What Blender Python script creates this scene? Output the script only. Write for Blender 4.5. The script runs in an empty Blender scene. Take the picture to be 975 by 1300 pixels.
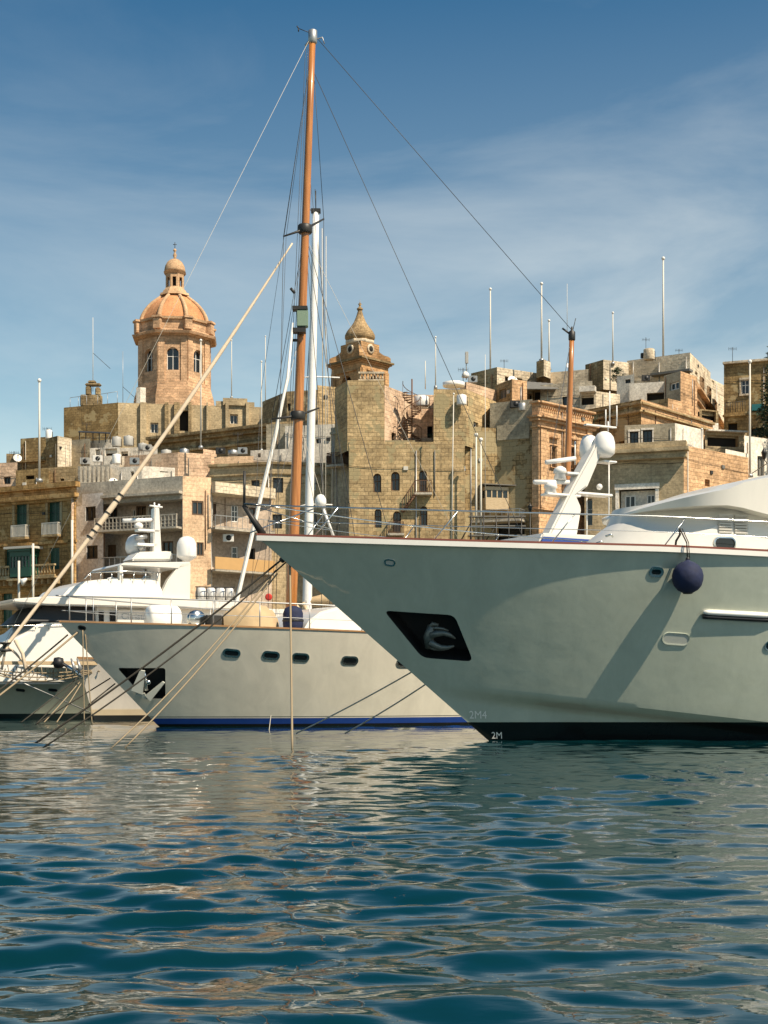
import bpy, bmesh, math, random
import numpy as np
from mathutils import Vector, Matrix
from mathutils.bvhtree import BVHTree
random.seed(7)
R = math.radians
F = 1800.0; CX = 487.5; HY = 870.0; CAMZ = 1.5
scene = bpy.context.scene
COL = scene.collection

def P(px, py, Y):
    return Vector(((px - CX) * Y / F, Y, CAMZ + (HY - py) * Y / F))
def PX(px, Y): return (px - CX) * Y / F
def PZ(py, Y): return CAMZ + (HY - py) * Y / F
def ray(px, py): return Vector(((px - CX) / F, 1.0, (HY - py) / F)).normalized()
CAM = Vector((0, 0, CAMZ))

# ------------------------------------------------------------------ materials
def new_mat(name):
    m = bpy.data.materials.new(name); m.use_nodes = True
    nt = m.node_tree; b = nt.nodes['Principled BSDF']
    return m, nt, b
def N(nt, t, **kw):
    n = nt.nodes.new(t)
    for k, v in kw.items():
        if k in n.inputs: n.inputs[k].default_value = v
        else: setattr(n, k, v)
    return n
def L(nt, a, b): nt.links.new(a, b)
def rgb(c): return (c[0], c[1], c[2], 1)

def plain(name, col, rough=.5, metal=0, coat=0, var=.12, scale=3., bump=0):
    m, nt, b = new_mat(name)
    tc = N(nt, 'ShaderNodeTexCoord')
    no = N(nt, 'ShaderNodeTexNoise', Scale=scale, Detail=6.)
    L(nt, tc.outputs['Object'], no.inputs['Vector'])
    mx = N(nt, 'ShaderNodeMix', data_type='RGBA')
    mx.inputs[6].default_value = rgb([c * (1 - var) for c in col]); mx.inputs[7].default_value = rgb([min(1, c * (1 + var * .6)) for c in col])
    L(nt, no.outputs['Fac'], mx.inputs[0]); L(nt, mx.outputs[2], b.inputs['Base Color'])
    b.inputs['Roughness'].default_value = rough; b.inputs['Metallic'].default_value = metal
    b.inputs['Coat Weight'].default_value = coat
    if bump:
        bp = N(nt, 'ShaderNodeBump', Strength=bump, Distance=.02)
        L(nt, no.outputs['Fac'], bp.inputs['Height']); L(nt, bp.outputs[0], b.inputs['Normal'])
    return m

def stone(name, c1, c2, mort=.55, bw=.62, bh=.3, stain=.55, blocks=1., patch=None, patchamt=.5, lowdark=0.):
    """block masonry from metre UVs, with weather streaks, mottling and optional render patches"""
    if c1[2] < .45 * c1[0] * 1.2: c1, c2 = [(c[0] * 1.04, c[1] * .985, c[2] * .96) for c in (c1, c2)]
    m, nt, b = new_mat(name)
    uv = N(nt, 'ShaderNodeUVMap'); tc = N(nt, 'ShaderNodeTexCoord')
    br = N(nt, 'ShaderNodeTexBrick', Scale=1.)
    br.inputs['Brick Width'].default_value = bw; br.inputs['Row Height'].default_value = bh
    br.inputs['Mortar Size'].default_value = .022; br.inputs['Mortar Smooth'].default_value = .6; br.inputs['Bias'].default_value = 0
    # wobble the coordinates a little
    nw = N(nt, 'ShaderNodeTexNoise', Scale=1.3, Detail=3.)
    L(nt, uv.outputs[0], nw.inputs['Vector'])
    wob = N(nt, 'ShaderNodeVectorMath', operation='MULTIPLY_ADD'); wob.inputs[1].default_value = (.05, .05, 0)
    L(nt, nw.outputs['Color'], wob.inputs[0]); L(nt, uv.outputs[0], wob.inputs[2])
    L(nt, wob.outputs[0], br.inputs['Vector'])
    br.inputs['Color1'].default_value = rgb(c1); br.inputs['Color2'].default_value = rgb(c2)
    br.inputs['Mortar'].default_value = rgb([c * mort for c in c1])
    n1 = N(nt, 'ShaderNodeTexNoise', Scale=.35, Detail=8., Roughness=.65)
    L(nt, tc.outputs['Object'], n1.inputs['Vector'])
    n2 = N(nt, 'ShaderNodeTexNoise', Scale=5., Detail=6., Roughness=.7)
    L(nt, tc.outputs['Object'], n2.inputs['Vector'])
    # plain render where blocks < 1
    mean = [(a + d) / 2 for a, d in zip(c1, c2)]
    mb = N(nt, 'ShaderNodeMix', data_type='RGBA'); mb.inputs[0].default_value = blocks
    mb.inputs[6].default_value = rgb(mean); L(nt, br.outputs['Color'], mb.inputs[7])
    cur = mb.outputs[2]
    def mult(cur, fac, lo, hi, f0, f1):
        mr = N(nt, 'ShaderNodeMapRange'); mr.inputs[1].default_value = f0; mr.inputs[2].default_value = f1
        mr.inputs[3].default_value = lo; mr.inputs[4].default_value = hi
        L(nt, fac, mr.inputs[0])
        mm = N(nt, 'ShaderNodeVectorMath', operation='SCALE')
        L(nt, cur, mm.inputs[0]); L(nt, mr.outputs[0], mm.inputs['Scale'])
        return mm.outputs[0]
    cur = mult(cur, n1.outputs['Fac'], .60, 1.28, .3, .7)
    cur = mult(cur, n2.outputs['Fac'], .66, 1.30, .3, .7)
    # block by block colour drift and eroded pits
    vo = N(nt, 'ShaderNodeTexVoronoi', Scale=1.0); vm = N(nt, 'ShaderNodeMapping'); vm.inputs['Scale'].default_value = (1.1 / bw, .8 / bh, 1); L(nt, wob.outputs[0], vm.inputs[0]); L(nt, vm.outputs[0], vo.inputs['Vector'])
    vs_ = N(nt, 'ShaderNodeSeparateColor'); L(nt, vo.outputs['Color'], vs_.inputs[0])
    cur = mult(cur, vs_.outputs[0], 1 - .22 * blocks, 1 + .16 * blocks, 0, 1)
    n6 = N(nt, 'ShaderNodeTexNoise', Scale=2.2, Detail=10., Roughness=.8, Distortion=.8); L(nt, tc.outputs['Object'], n6.inputs['Vector'])
    cur = mult(cur, n6.outputs['Fac'], .55, 1., .33, .40)
    # vertical streaks
    mp = N(nt, 'ShaderNodeMapping'); mp.inputs['Scale'].default_value = (1.6, .12, 1)
    L(nt, uv.outputs[0], mp.inputs['Vector'])
    n3 = N(nt, 'ShaderNodeTexNoise', Scale=1., Detail=7., Roughness=.7)
    L(nt, mp.outputs[0], n3.inputs['Vector'])
    mr = N(nt, 'ShaderNodeMapRange'); mr.inputs[1].default_value = .52; mr.inputs[2].default_value = .72; mr.inputs[3].default_value = 0; mr.inputs[4].default_value = stain
    L(nt, n3.outputs['Fac'], mr.inputs[0])
    ms = N(nt, 'ShaderNodeMix', data_type='RGBA'); ms.inputs[7].default_value = rgb([mean[0] * .33, mean[1] * .34, mean[2] * .38])
    L(nt, mr.outputs[0], ms.inputs[0]); L(nt, cur, ms.inputs[6]); cur = ms.outputs[2]
    if patch:
        n4 = N(nt, 'ShaderNodeTexNoise', Scale=.55, Detail=9., Roughness=.6); L(nt, tc.outputs['Object'], n4.inputs['Vector'])
        mr2 = N(nt, 'ShaderNodeMapRange'); c = .62 - .24 * patchamt; mr2.inputs[1].default_value = c; mr2.inputs[2].default_value = c + .03
        L(nt, n4.outputs['Fac'], mr2.inputs[0])
        m2 = N(nt, 'ShaderNodeMix', data_type='RGBA'); m2.inputs[7].default_value = rgb(patch)
        L(nt, mr2.outputs[0], m2.inputs[0]); L(nt, cur, m2.inputs[6]); cur = m2.outputs[2]
    L(nt, cur, b.inputs['Base Color']); b.inputs['Roughness'].default_value = .93
    b.inputs['Specular IOR Level'].default_value = .2
    ad = N(nt, 'ShaderNodeMath', operation='MULTIPLY_ADD'); ad.inputs[1].default_value = .6
    L(nt, n2.outputs['Fac'], ad.inputs[0])
    iv = N(nt, 'ShaderNodeMath', operation='MULTIPLY'); iv.inputs[1].default_value = -blocks
    L(nt, br.outputs['Fac'], iv.inputs[0]); L(nt, iv.outputs[0], ad.inputs[2])
    bp = N(nt, 'ShaderNodeBump', Strength=.7, Distance=.05); L(nt, ad.outputs[0], bp.inputs['Height']); L(nt, bp.outputs[0], b.inputs['Normal'])
    return m

def gloss(name, bands, rough=.18, coat=.5, dirt=.08, bump=0.):
    """yacht paint; bands = [(z_from, colour)...] painted stripes by height above the water"""
    m, nt, b = new_mat(name)
    tc = N(nt, 'ShaderNodeTexCoord'); sp = N(nt, 'ShaderNodeSeparateXYZ')
    L(nt, tc.outputs['Object'], sp.inputs[0])
    cur = None
    for i, (z, c) in enumerate(bands):
        if i == 0:
            rg = N(nt, 'ShaderNodeRGB'); rg.outputs[0].default_value = rgb(c); cur = rg.outputs[0]; continue
        gt = N(nt, 'ShaderNodeMath', operation='GREATER_THAN'); gt.inputs[1].default_value = z
        L(nt, sp.outputs['Z'], gt.inputs[0])
        mx = N(nt, 'ShaderNodeMix', data_type='RGBA'); mx.inputs[7].default_value = rgb(c)
        L(nt, gt.outputs[0], mx.inputs[0]); L(nt, cur, mx.inputs[6]); cur = mx.outputs[2]
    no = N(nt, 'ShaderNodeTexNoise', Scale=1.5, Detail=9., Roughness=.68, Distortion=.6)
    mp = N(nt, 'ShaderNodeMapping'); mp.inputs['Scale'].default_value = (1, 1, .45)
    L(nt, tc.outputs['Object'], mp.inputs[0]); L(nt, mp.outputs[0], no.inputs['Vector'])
    mr = N(nt, 'ShaderNodeMapRange'); mr.inputs[1].default_value = .3; mr.inputs[2].default_value = .7; mr.inputs[3].default_value = 1 - dirt * 2; mr.inputs[4].default_value = 1.0  # on the hulls this mottling imitates light rippling off the water, besides slight dirt
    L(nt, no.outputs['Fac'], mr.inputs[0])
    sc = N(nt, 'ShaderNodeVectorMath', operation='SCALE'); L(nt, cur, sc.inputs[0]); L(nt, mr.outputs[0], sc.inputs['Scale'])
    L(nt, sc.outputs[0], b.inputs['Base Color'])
    b.inputs['Roughness'].default_value = rough; b.inputs['IOR'].default_value = 1.9 if bump else 1.5; b.inputs['Coat Weight'].default_value = coat; b.inputs['Coat Roughness'].default_value = .04
    if bump:
        zi = N(nt, 'ShaderNodeMath', operation='GREATER_THAN'); zi.inputs[1].default_value = bands[1][0] if len(bands) < 4 else bands[2][0]; L(nt, sp.outputs['Z'], zi.inputs[0])
        zm = N(nt, 'ShaderNodeMapRange'); zm.inputs[3].default_value = 1.4; zm.inputs[4].default_value = 2.3; L(nt, zi.outputs[0], zm.inputs[0]); L(nt, zm.outputs[0], b.inputs['IOR'])
        L(nt, zi.outputs[0], b.inputs['Coat Weight'])
        n5 = N(nt, 'ShaderNodeTexNoise', Scale=1.1, Detail=3.); L(nt, tc.outputs['Object'], n5.inputs['Vector'])
        bp = N(nt, 'ShaderNodeBump', Strength=bump, Distance=.05); L(nt, n5.outputs['Fac'], bp.inputs['Height']); L(nt, bp.outputs[0], b.inputs['Normal']); L(nt, bp.outputs[0], b.inputs['Coat Normal'])
    return m

def glassy(name, col=(.015, .02, .022), rough=.06):
    m, nt, b = new_mat(name)
    b.inputs['Base Color'].default_value = rgb(col); b.inputs['Roughness'].default_value = rough
    b.inputs['Specular IOR Level'].default_value = .6
    tc = N(nt, 'ShaderNodeTexCoord'); no = N(nt, 'ShaderNodeTexNoise', Scale=1.5, Detail=2.); L(nt, tc.outputs['Object'], no.inputs['Vector'])
    bp = N(nt, 'ShaderNodeBump', Strength=.12, Distance=.05); L(nt, no.outputs['Fac'], bp.inputs['Height']); L(nt, bp.outputs[0], b.inputs['Normal'])
    return m

def woodm(name, c1, c2, rough=.35, axis=2, coat=.4):
    m, nt, b = new_mat(name)
    tc = N(nt, 'ShaderNodeTexCoord'); mp = N(nt, 'ShaderNodeMapping')
    s = [14, 14, 14]; s[axis] = .7; mp.inputs['Scale'].default_value = s
    no = N(nt, 'ShaderNodeTexNoise', Scale=1., Detail=6.); L(nt, tc.outputs['Object'], mp.inputs[0]); L(nt, mp.outputs[0], no.inputs['Vector'])
    mr = N(nt, 'ShaderNodeMapRange'); mr.inputs[1].default_value = .3; mr.inputs[2].default_value = .7; L(nt, no.outputs['Fac'], mr.inputs[0])
    mx = N(nt, 'ShaderNodeMix', data_type='RGBA'); mx.inputs[6].default_value = rgb(c1); mx.inputs[7].default_value = rgb(c2)
    L(nt, mr.outputs[0], mx.inputs[0]); L(nt, mx.outputs[2], b.inputs['Base Color'])
    b.inputs['Roughness'].default_value = rough; b.inputs['Coat Weight'].default_value = coat
    return m

M = {}
M['ochre'] = stone('ochre_stone', (.46, .29, .115), (.38, .235, .09), stain=.45, patch=(.50, .33, .15), patchamt=.25)
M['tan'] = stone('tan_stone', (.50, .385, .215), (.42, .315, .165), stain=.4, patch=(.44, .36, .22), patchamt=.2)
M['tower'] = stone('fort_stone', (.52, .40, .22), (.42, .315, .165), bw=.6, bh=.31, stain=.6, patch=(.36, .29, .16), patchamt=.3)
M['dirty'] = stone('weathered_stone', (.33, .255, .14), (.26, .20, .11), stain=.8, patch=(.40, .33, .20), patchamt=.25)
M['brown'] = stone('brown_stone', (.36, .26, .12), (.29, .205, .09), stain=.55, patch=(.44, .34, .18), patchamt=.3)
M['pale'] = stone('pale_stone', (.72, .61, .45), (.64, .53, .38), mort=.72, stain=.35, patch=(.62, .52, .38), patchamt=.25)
M['pink'] = stone('pinkish_stone', (.68, .51, .36), (.60, .44, .30), mort=.7, stain=.3, patch=(.62, .47, .33), patchamt=.3)
M['orange'] = stone('orange_stone', (.62, .415, .24), (.53, .345, .19), mort=.65, stain=.3)
M['church'] = stone('church_stone', (.62, .42, .26), (.54, .36, .215), mort=.75, stain=.28, bh=.4, bw=.9)
M['belfry'] = stone('belfry_stone', (.54, .34, .17), (.46, .285, .135), mort=.7, stain=.3)
M['dome'] = stone('dome_render', (.58, .295, .145), (.53, .27, .125), blocks=.15, stain=.3)
M['ribst'] = stone('rib_stone', (.58, .40, .24), (.5, .34, .2), blocks=.2, stain=.3)
M['onion'] = stone('onion_stone', (.42, .31, .17), (.35, .25, .13), bh=.25, bw=.4, stain=.6)
M['rubble'] = stone('rubble_stone', (.36, .27, .14), (.27, .20, .10), mort=.3, bw=.55, bh=.38, stain=.7, patch=(.35, .28, .16), patchamt=.62)
M['render'] = stone('grey_render', (.44, .385, .28), (.40, .345, .245), blocks=.25, stain=.45)
M['beige'] = stone('beige_render', (.47, .39, .245), (.43, .35, .215), blocks=.45, mort=.8, stain=.3)
M['white'] = stone('white_render', (.74, .68, .58), (.70, .64, .54), blocks=.06, stain=.25)
M['whitew'] = stone('whitewash', (.80, .73, .62), (.76, .69, .58), blocks=.05, stain=.18)
M['apt'] = stone('apartment_render', (.72, .70, .66), (.68, .66, .62), blocks=.08, stain=.22)
M['peach'] = stone('peach_render', (.72, .53, .35), (.68, .49, .31), blocks=.3, mort=.85, stain=.18)
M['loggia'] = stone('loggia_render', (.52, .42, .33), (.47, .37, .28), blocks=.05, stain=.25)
M['concrete'] = stone('concrete', (.48, .43, .35), (.43, .38, .30), blocks=.1, stain=.5)
M['glass'] = glassy('window_glass')
M['tint'] = glassy('tinted_glass', (.006, .007, .008), .05)
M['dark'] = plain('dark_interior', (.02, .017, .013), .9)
M['green'] = plain('green_shutter', (.012, .075, .045), .45, var=.25)
M['brownw'] = plain('brown_timber', (.12, .065, .03), .6, var=.3)
M['greyw'] = plain('grey_timber', (.16, .15, .13), .7, var=.3)
M['whitep'] = plain('white_paint', (.76, .73, .67), .4, var=.1)
M['plastic'] = plain('white_plastic', (.80, .78, .74), .3, var=.06, coat=.3)
M['cream'] = plain('cream_canvas', (.62, .50, .36), .85, var=.2, bump=.5)
M['tarp'] = plain('tan_canvas', (.48, .35, .20), .85, var=.25, bump=.6)
M['steel'] = plain('steel', (.62, .62, .60), .22, metal=1, var=.1)
M['iron'] = plain('anchor_iron', (.16, .17, .155), .5, metal=.5, var=.5, scale=9, bump=.5)
M['galv'] = plain('galvanised', (.42, .42, .41), .45, metal=.7, var=.25)
M['dkmetal'] = plain('dark_metal', (.035, .033, .03), .5, metal=.3)
M['rust'] = plain('rusty_iron', (.14, .07, .035), .8, var=.4)
M['rail'] = plain('white_railing', (.60, .56, .48), .55)
M['black'] = plain('black_rubber', (.012, .012, .013), .5)
M['ropeb'] = plain('dark_rope', (.035, .03, .022), .95, scale=30)
M['ropet'] = plain('tan_rope', (.30, .235, .15), .95, scale=30)
M['navy'] = plain('navy_cover', (.008, .015, .055), .8, var=.55, scale=6, bump=.7)
M['wire'] = plain('rigging_wire', (.05, .055, .06), .5)
M['wirel'] = plain('pale_line', (.50, .46, .38), .7)
M['tank'] = plain('grey_tank', (.40, .39, .36), .6, var=.25)
M['roofm'] = plain('roof_felt', (.22, .19, .15), .9)
M['redcap'] = woodm('red_cap_rail', (.16, .035, .02), (.24, .06, .03), axis=0)
M['teak'] = woodm('teak_rail', (.30, .15, .06), (.42, .23, .10), axis=0)
M['mastw'] = woodm('varnished_mast', (.30, .105, .02), (.50, .20, .05))
M['palew'] = woodm('pale_timber', (.42, .31, .18), (.55, .42, .26), axis=0, coat=0)
M['mastl'] = plain('white_mast', (.78, .76, .72), .3, coat=.3)
M['blue'] = plain('blue_stripe', (.02, .06, .30), .3, coat=.4)
M['red'] = plain('red_fabric', (.5, .03, .02), .8)
M['teal'] = plain('teal_sheet', (.02, .16, .17), .6)
M['vent'] = plain('vent_grille', (.48, .46, .42), .5)
M['earth'] = stone('hill_earth', (.30, .23, .13), (.25, .19, .1), blocks=0, stain=.3)
M['quay'] = stone('quay_stone', (.36, .30, .20), (.30, .25, .16), bw=1.2, bh=.5)
M['leaf'] = plain('leaf_green', (.035, .06, .022), .7, var=.4)
M['bark'] = plain('bark', (.10, .07, .045), .9, var=.3)
M['awn'] = plain('ochre_awning', (.50, .30, .12), .8)
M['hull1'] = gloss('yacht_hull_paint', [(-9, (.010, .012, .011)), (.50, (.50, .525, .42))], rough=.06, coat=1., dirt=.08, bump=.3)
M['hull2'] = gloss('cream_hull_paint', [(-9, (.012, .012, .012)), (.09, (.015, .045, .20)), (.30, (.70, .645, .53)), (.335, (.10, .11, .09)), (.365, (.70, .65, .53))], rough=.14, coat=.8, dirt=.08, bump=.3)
M['hull3'] = gloss('ketch_hull_paint', [(-9, (.02, .018, .016)), (.20, (.66, .52, .34)), (.45, (.76, .66, .52)), (.5, (.74, .66, .56))], rough=.3, coat=.4)
M['hull4'] = gloss('grey_hull_paint', [(-9, (.015, .02, .018)), (.22, (.40, .42, .33))], rough=.3, coat=.4)
M['gel'] = gloss('white_gelcoat', [(-9, (.70, .67, .61))], rough=.28, coat=.3, dirt=.03)
M['gelg'] = gloss('grey_gelcoat', [(-9, (.42, .43, .38))], rough=.4, coat=.2, dirt=.04)

# ------------------------------------------------------------------ mesh builder
WL = {}
class MB:
    def __init__(s): s.v = []; s.f = []; s.sm = []
    def add(s, vs, fs, smooth=False):
        o = len(s.v); s.v += [tuple(v) for v in vs]
        for f in fs: s.f.append(tuple(i + o for i in f)); s.sm.append(smooth)
    def quad(s, a, b, c, d): s.add([a, b, c, d], [(0, 1, 2, 3)])
    def hexa(s, p):   # 8 pts: bottom 4 ccw, top 4 ccw
        s.add(p, [(3, 2, 1, 0), (4, 5, 6, 7), (0, 1, 5, 4), (1, 2, 6, 5), (2, 3, 7, 6), (3, 0, 4, 7)])
    def box(s, c, h, ax=None):
        c = Vector(c)
        X, Y, Z = ax if ax else (Vector((1, 0, 0)), Vector((0, 1, 0)), Vector((0, 0, 1)))
        s.hexa([c + X * sx * h[0] + Y * sy * h[1] + Z * sz * h[2] for sz in (-1, 1) for sx, sy in ((-1, -1), (1, -1), (1, 1), (-1, 1))])
    def prism(s, poly, z0, z1):
        n = len(poly)
        vs = [(p[0], p[1], z0) for p in poly] + [(p[0], p[1], z1) for p in poly]
        s.add(vs, [tuple(reversed(range(n))), tuple(range(n, 2 * n))] + [(i, (i + 1) % n, n + (i + 1) % n, n + i) for i in range(n)])
    def tube(s, pts, r, k=6, cap=True):
        pts = [Vector(p) for p in pts]; n = len(pts)
        rs = r if isinstance(r, (list, tuple)) else [r] * n
        vs = []; prev = None
        for i, p in enumerate(pts):
            t = (pts[min(i + 1, n - 1)] - pts[max(i - 1, 0)]).normalized()
            if prev is None:
                a = Vector((0, 0, 1)) if abs(t.z) < .9 else Vector((1, 0, 0))
                u = t.cross(a).normalized()
            else:
                u = (prev - t * prev.dot(t)).normalized()
            prev = u; w = t.cross(u)
            for j in range(k):
                an = 2 * math.pi * j / k
                vs.append(p + (u * math.cos(an) + w * math.sin(an)) * rs[i])
        fs = [(i * k + j, i * k + (j + 1) % k, (i + 1) * k + (j + 1) % k, (i + 1) * k + j) for i in range(n - 1) for j in range(k)]
        if cap: fs += [tuple(reversed(range(k))), tuple((n - 1) * k + j for j in range(k))]
        s.add(vs, fs, True)
    def lathe(s, c, prof, k=20, ax=None, a0=0., smooth=True):
        """prof [(r,h)] around axis Z through c"""
        c = Vector(c); X, Y, Z = ax if ax else (Vector((1, 0, 0)), Vector((0, 1, 0)), Vector((0, 0, 1)))
        vs = []
        for r, h in prof:
            for j in range(k):
                an = a0 + 2 * math.pi * j / k
                vs.append(c + X * r * math.cos(an) + Y * r * math.sin(an) + Z * h)
        n = len(prof)
        fs = [(i * k + j, i * k + (j + 1) % k, (i + 1) * k + (j + 1) % k, (i + 1) * k + j) for i in range(n - 1) for j in range(k)]
        fs += [tuple(reversed(range(k))), tuple((n - 1) * k + j for j in range(k))]
        s.add(vs, fs, smooth)
    def ball(s, c, r, k=14, sz=1.):
        s.lathe(c, [(max(.001, r * math.sin(math.pi * i / k)), -r * sz * math.cos(math.pi * i / k)) for i in range(k + 1)], k + 6)
    def build(s, name, mat, parent=None, bevel=0, loc=None, smooth=None):
        if parent is not None: base = WL[parent.name]
        elif loc is not None: base = Vector(loc)
        else:
            a = np.array(s.v); base = Vector(((a[:, 0].min() + a[:, 0].max()) / 2, (a[:, 1].min() + a[:, 1].max()) / 2, a[:, 2].min()))
            if name in FLAT0: base = Vector((0, 0, 0))
        vs = [(v[0] - base.x, v[1] - base.y, v[2] - base.z) for v in s.v]
        me = bpy.data.meshes.new(name); me.from_pydata(vs, [], s.f)
        me.validate()
        if len(me.polygons) == len(s.sm): me.polygons.foreach_set('use_smooth', s.sm)
        if bevel:
            bm = bmesh.new(); bm.from_mesh(me); bmesh.ops.remove_doubles(bm, verts=bm.verts, dist=1e-4)
            es = [e for e in bm.edges if len(e.link_faces) == 2 and e.calc_face_angle(0) > .5]
            bmesh.ops.bevel(bm, geom=es, offset=bevel, segments=2, affect='EDGES', clamp_overlap=True)
            for f in bm.faces: f.smooth = True
            bm.to_mesh(me); bm.free()
            me.set_sharp_from_angle(angle=R(35))
        if smooth: 
            me.polygons.foreach_set('use_smooth', [True] * len(me.polygons)); me.set_sharp_from_angle(angle=smooth)
        # metre UVs from the face directions
        uvl = me.uv_layers.new(name='UVMap')
        me.calc_loop_triangles()
        for p in me.polygons:
            n = p.normal
            if abs(n.z) > .75:
                for li in p.loop_indices:
                    v = me.vertices[me.loops[li].vertex_index].co; uvl.data[li].uv = (v.x + base.x, v.y + base.y)
            else:
                h = math.hypot(n.x, n.y) or 1; tx, ty = -n.y / h, n.x / h
                for li in p.loop_indices:
                    v = me.vertices[me.loops[li].vertex_index].co; uvl.data[li].uv = ((v.x + base.x) * tx + (v.y + base.y) * ty, v.z + base.z)
        o = bpy.data.objects.new(name, me); COL.objects.link(o)
        if mat is not None: me.materials.append(M[mat] if isinstance(mat, str) else mat)
        if parent is not None:
            o.parent = parent; WL[o.name] = base
        else:
            o.location = base; WL[o.name] = base
        return o
FLAT0 = set()

def tag(o, label, cat, group=None, kind=None):
    if label: o['label'] = label
    if cat: o['category'] = cat
    if group: o['group'] = group
    if kind: o['kind'] = kind
    return o
def empty(name, loc, label, cat, group=None):
    o = bpy.data.objects.new(name, None); COL.objects.link(o); o.location = loc
    o.empty_display_size = .3
    WL[o.name] = Vector(loc); return tag(o, label, cat, group)
def struct(mb, name, mat, smooth=None):
    o = mb.build(name, mat, loc=(0, 0, 0), smooth=smooth); o['kind'] = 'structure'; return o
def clone(o, loc, label, parent=None):
    c = o.copy(); COL.objects.link(c); c.parent = parent
    if parent is None:
        c.location = loc; c['label'] = label; WL[c.name] = Vector(loc)
    for ch in list(o.children): clone(ch, None, None, c)
    return c
# ------------------------------------------------------------------ camera, light, sky
cam = bpy.data.cameras.new('camera'); co = bpy.data.objects.new('camera', cam); COL.objects.link(co)
co.location = CAM; co.rotation_euler = (R(90), 0, 0)
cam.sensor_fit = 'HORIZONTAL'; cam.sensor_width = 36; cam.lens = F / 975 * 36; cam.shift_y = (HY - 650) / 975
cam.clip_start = .1; cam.clip_end = 20000
scene.camera = co
SV = Vector((1.25, -1.0, 1.95)).normalized()
el = math.asin(SV.z); az = math.atan2(SV.x, SV.y)
w = bpy.data.worlds.new('World'); scene.world = w; w.use_nodes = True
nt = w.node_tree; bg = nt.nodes['Background']
sky = N(nt, 'ShaderNodeTexSky'); sky.sky_type = 'NISHITA'; sky.sun_disc = False
sky.sun_elevation = el; sky.sun_rotation = az; sky.air_density = 1.0; sky.dust_density = .6; sky.ozone_density = 2.2; sky.altitude = 0
tc = N(nt, 'ShaderNodeTexCoord')
mp = N(nt, 'ShaderNodeMapping'); mp.inputs['Scale'].default_value = (1.4, 1.4, 5.5); mp.inputs['Rotation'].default_value = (0, R(-24), 0)
L(nt, tc.outputs['Generated'], mp.inputs[0])
n1 = N(nt, 'ShaderNodeTexNoise', Scale=1.7, Detail=9., Roughness=.58, Distortion=.5); L(nt, mp.outputs[0], n1.inputs['Vector'])
mr = N(nt, 'ShaderNodeMapRange'); mr.inputs[1].default_value = .40; mr.inputs[2].default_value = .74; mr.inputs[3].default_value = .15; mr.inputs[4].default_value = .95
L(nt, n1.outputs['Fac'], mr.inputs[0])
# thin veil stronger towards the right and lower sky
sp = N(nt, 'ShaderNodeSeparateXYZ'); L(nt, tc.outputs['Generated'], sp.inputs[0])
m1 = N(nt, 'ShaderNodeMapRange'); m1.inputs[1].default_value = .50; m1.inputs[2].default_value = .12; m1.inputs[3].default_value = .0; m1.inputs[4].default_value = 1.
L(nt, sp.outputs['Z'], m1.inputs[0])
m2 = N(nt, 'ShaderNodeMapRange'); m2.inputs[1].default_value = -.3; m2.inputs[2].default_value = .27; m2.inputs[3].default_value = .35; m2.inputs[4].default_value = 1.
L(nt, sp.outputs['X'], m2.inputs[0])
mm = N(nt, 'ShaderNodeMath', operation='MULTIPLY'); L(nt, m1.outputs[0], mm.inputs[0]); L(nt, m2.outputs[0], mm.inputs[1])
mm2 = N(nt, 'ShaderNodeMath', operation='MULTIPLY'); L(nt, mm.outputs[0], mm2.inputs[0]); L(nt, mr.outputs[0], mm2.inputs[1])
mx = N(nt, 'ShaderNodeMix', data_type='RGBA'); mx.inputs[7].default_value = (7.6, 7.7, 7.2, 1)
hs = N(nt, 'ShaderNodeHueSaturation'); hs.inputs['Saturation'].default_value = 1.0; L(nt, sky.outputs[0], hs.inputs['Color'])
tint = N(nt, 'ShaderNodeMix', data_type='RGBA', blend_type='MULTIPLY'); tint.inputs[0].default_value = 1; tint.inputs[7].default_value = (.93, 1.03, .93, 1)
# the upper air is clearer and deeper blue than the hazier air low over the town
gz = N(nt, 'ShaderNodeMapRange'); gz.inputs[1].default_value = .14; gz.inputs[2].default_value = .46; L(nt, sp.outputs['Z'], gz.inputs[0])
gm = N(nt, 'ShaderNodeMix', data_type='RGBA'); gm.inputs[6].default_value = (1.24, 1.10, .97, 1); gm.inputs[7].default_value = (.13, .50, .70, 1); L(nt, gz.outputs[0], gm.inputs[0])
gg = N(nt, 'ShaderNodeMix', data_type='RGBA', blend_type='MULTIPLY'); gg.inputs[0].default_value = 1; L(nt, hs.outputs[0], gg.inputs[6]); L(nt, gm.outputs[2], gg.inputs[7])
L(nt, gg.outputs[2], tint.inputs[6])
L(nt, mm2.outputs[0], mx.inputs[0]); L(nt, tint.outputs[2], mx.inputs[6]); L(nt, mx.outputs[2], bg.inputs[0])
bg.inputs[1].default_value = .092
sun = bpy.data.lights.new('sun', 'SUN'); sun.energy = 5.0; sun.angle = R(.53); sun.color = (1, .86, .67)
so = bpy.data.objects.new('sun', sun); COL.objects.link(so); so.rotation_euler = (-SV).to_track_quat('-Z', 'Y').to_euler(); so.location = (60, -40, 90)
scene.view_settings.view_transform = 'Standard'; scene.view_settings.look = 'None'; scene.view_settings.exposure = .56; scene.view_settings.gamma = 1
scene.cycles.use_denoising = True
scene.cycles.max_bounces = 7; scene.cycles.diffuse_bounces = 3; scene.cycles.glossy_bounces = 4; scene.cycles.blur_glossy = .34
scene.cycles.sample_clamp_indirect = 20

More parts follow.
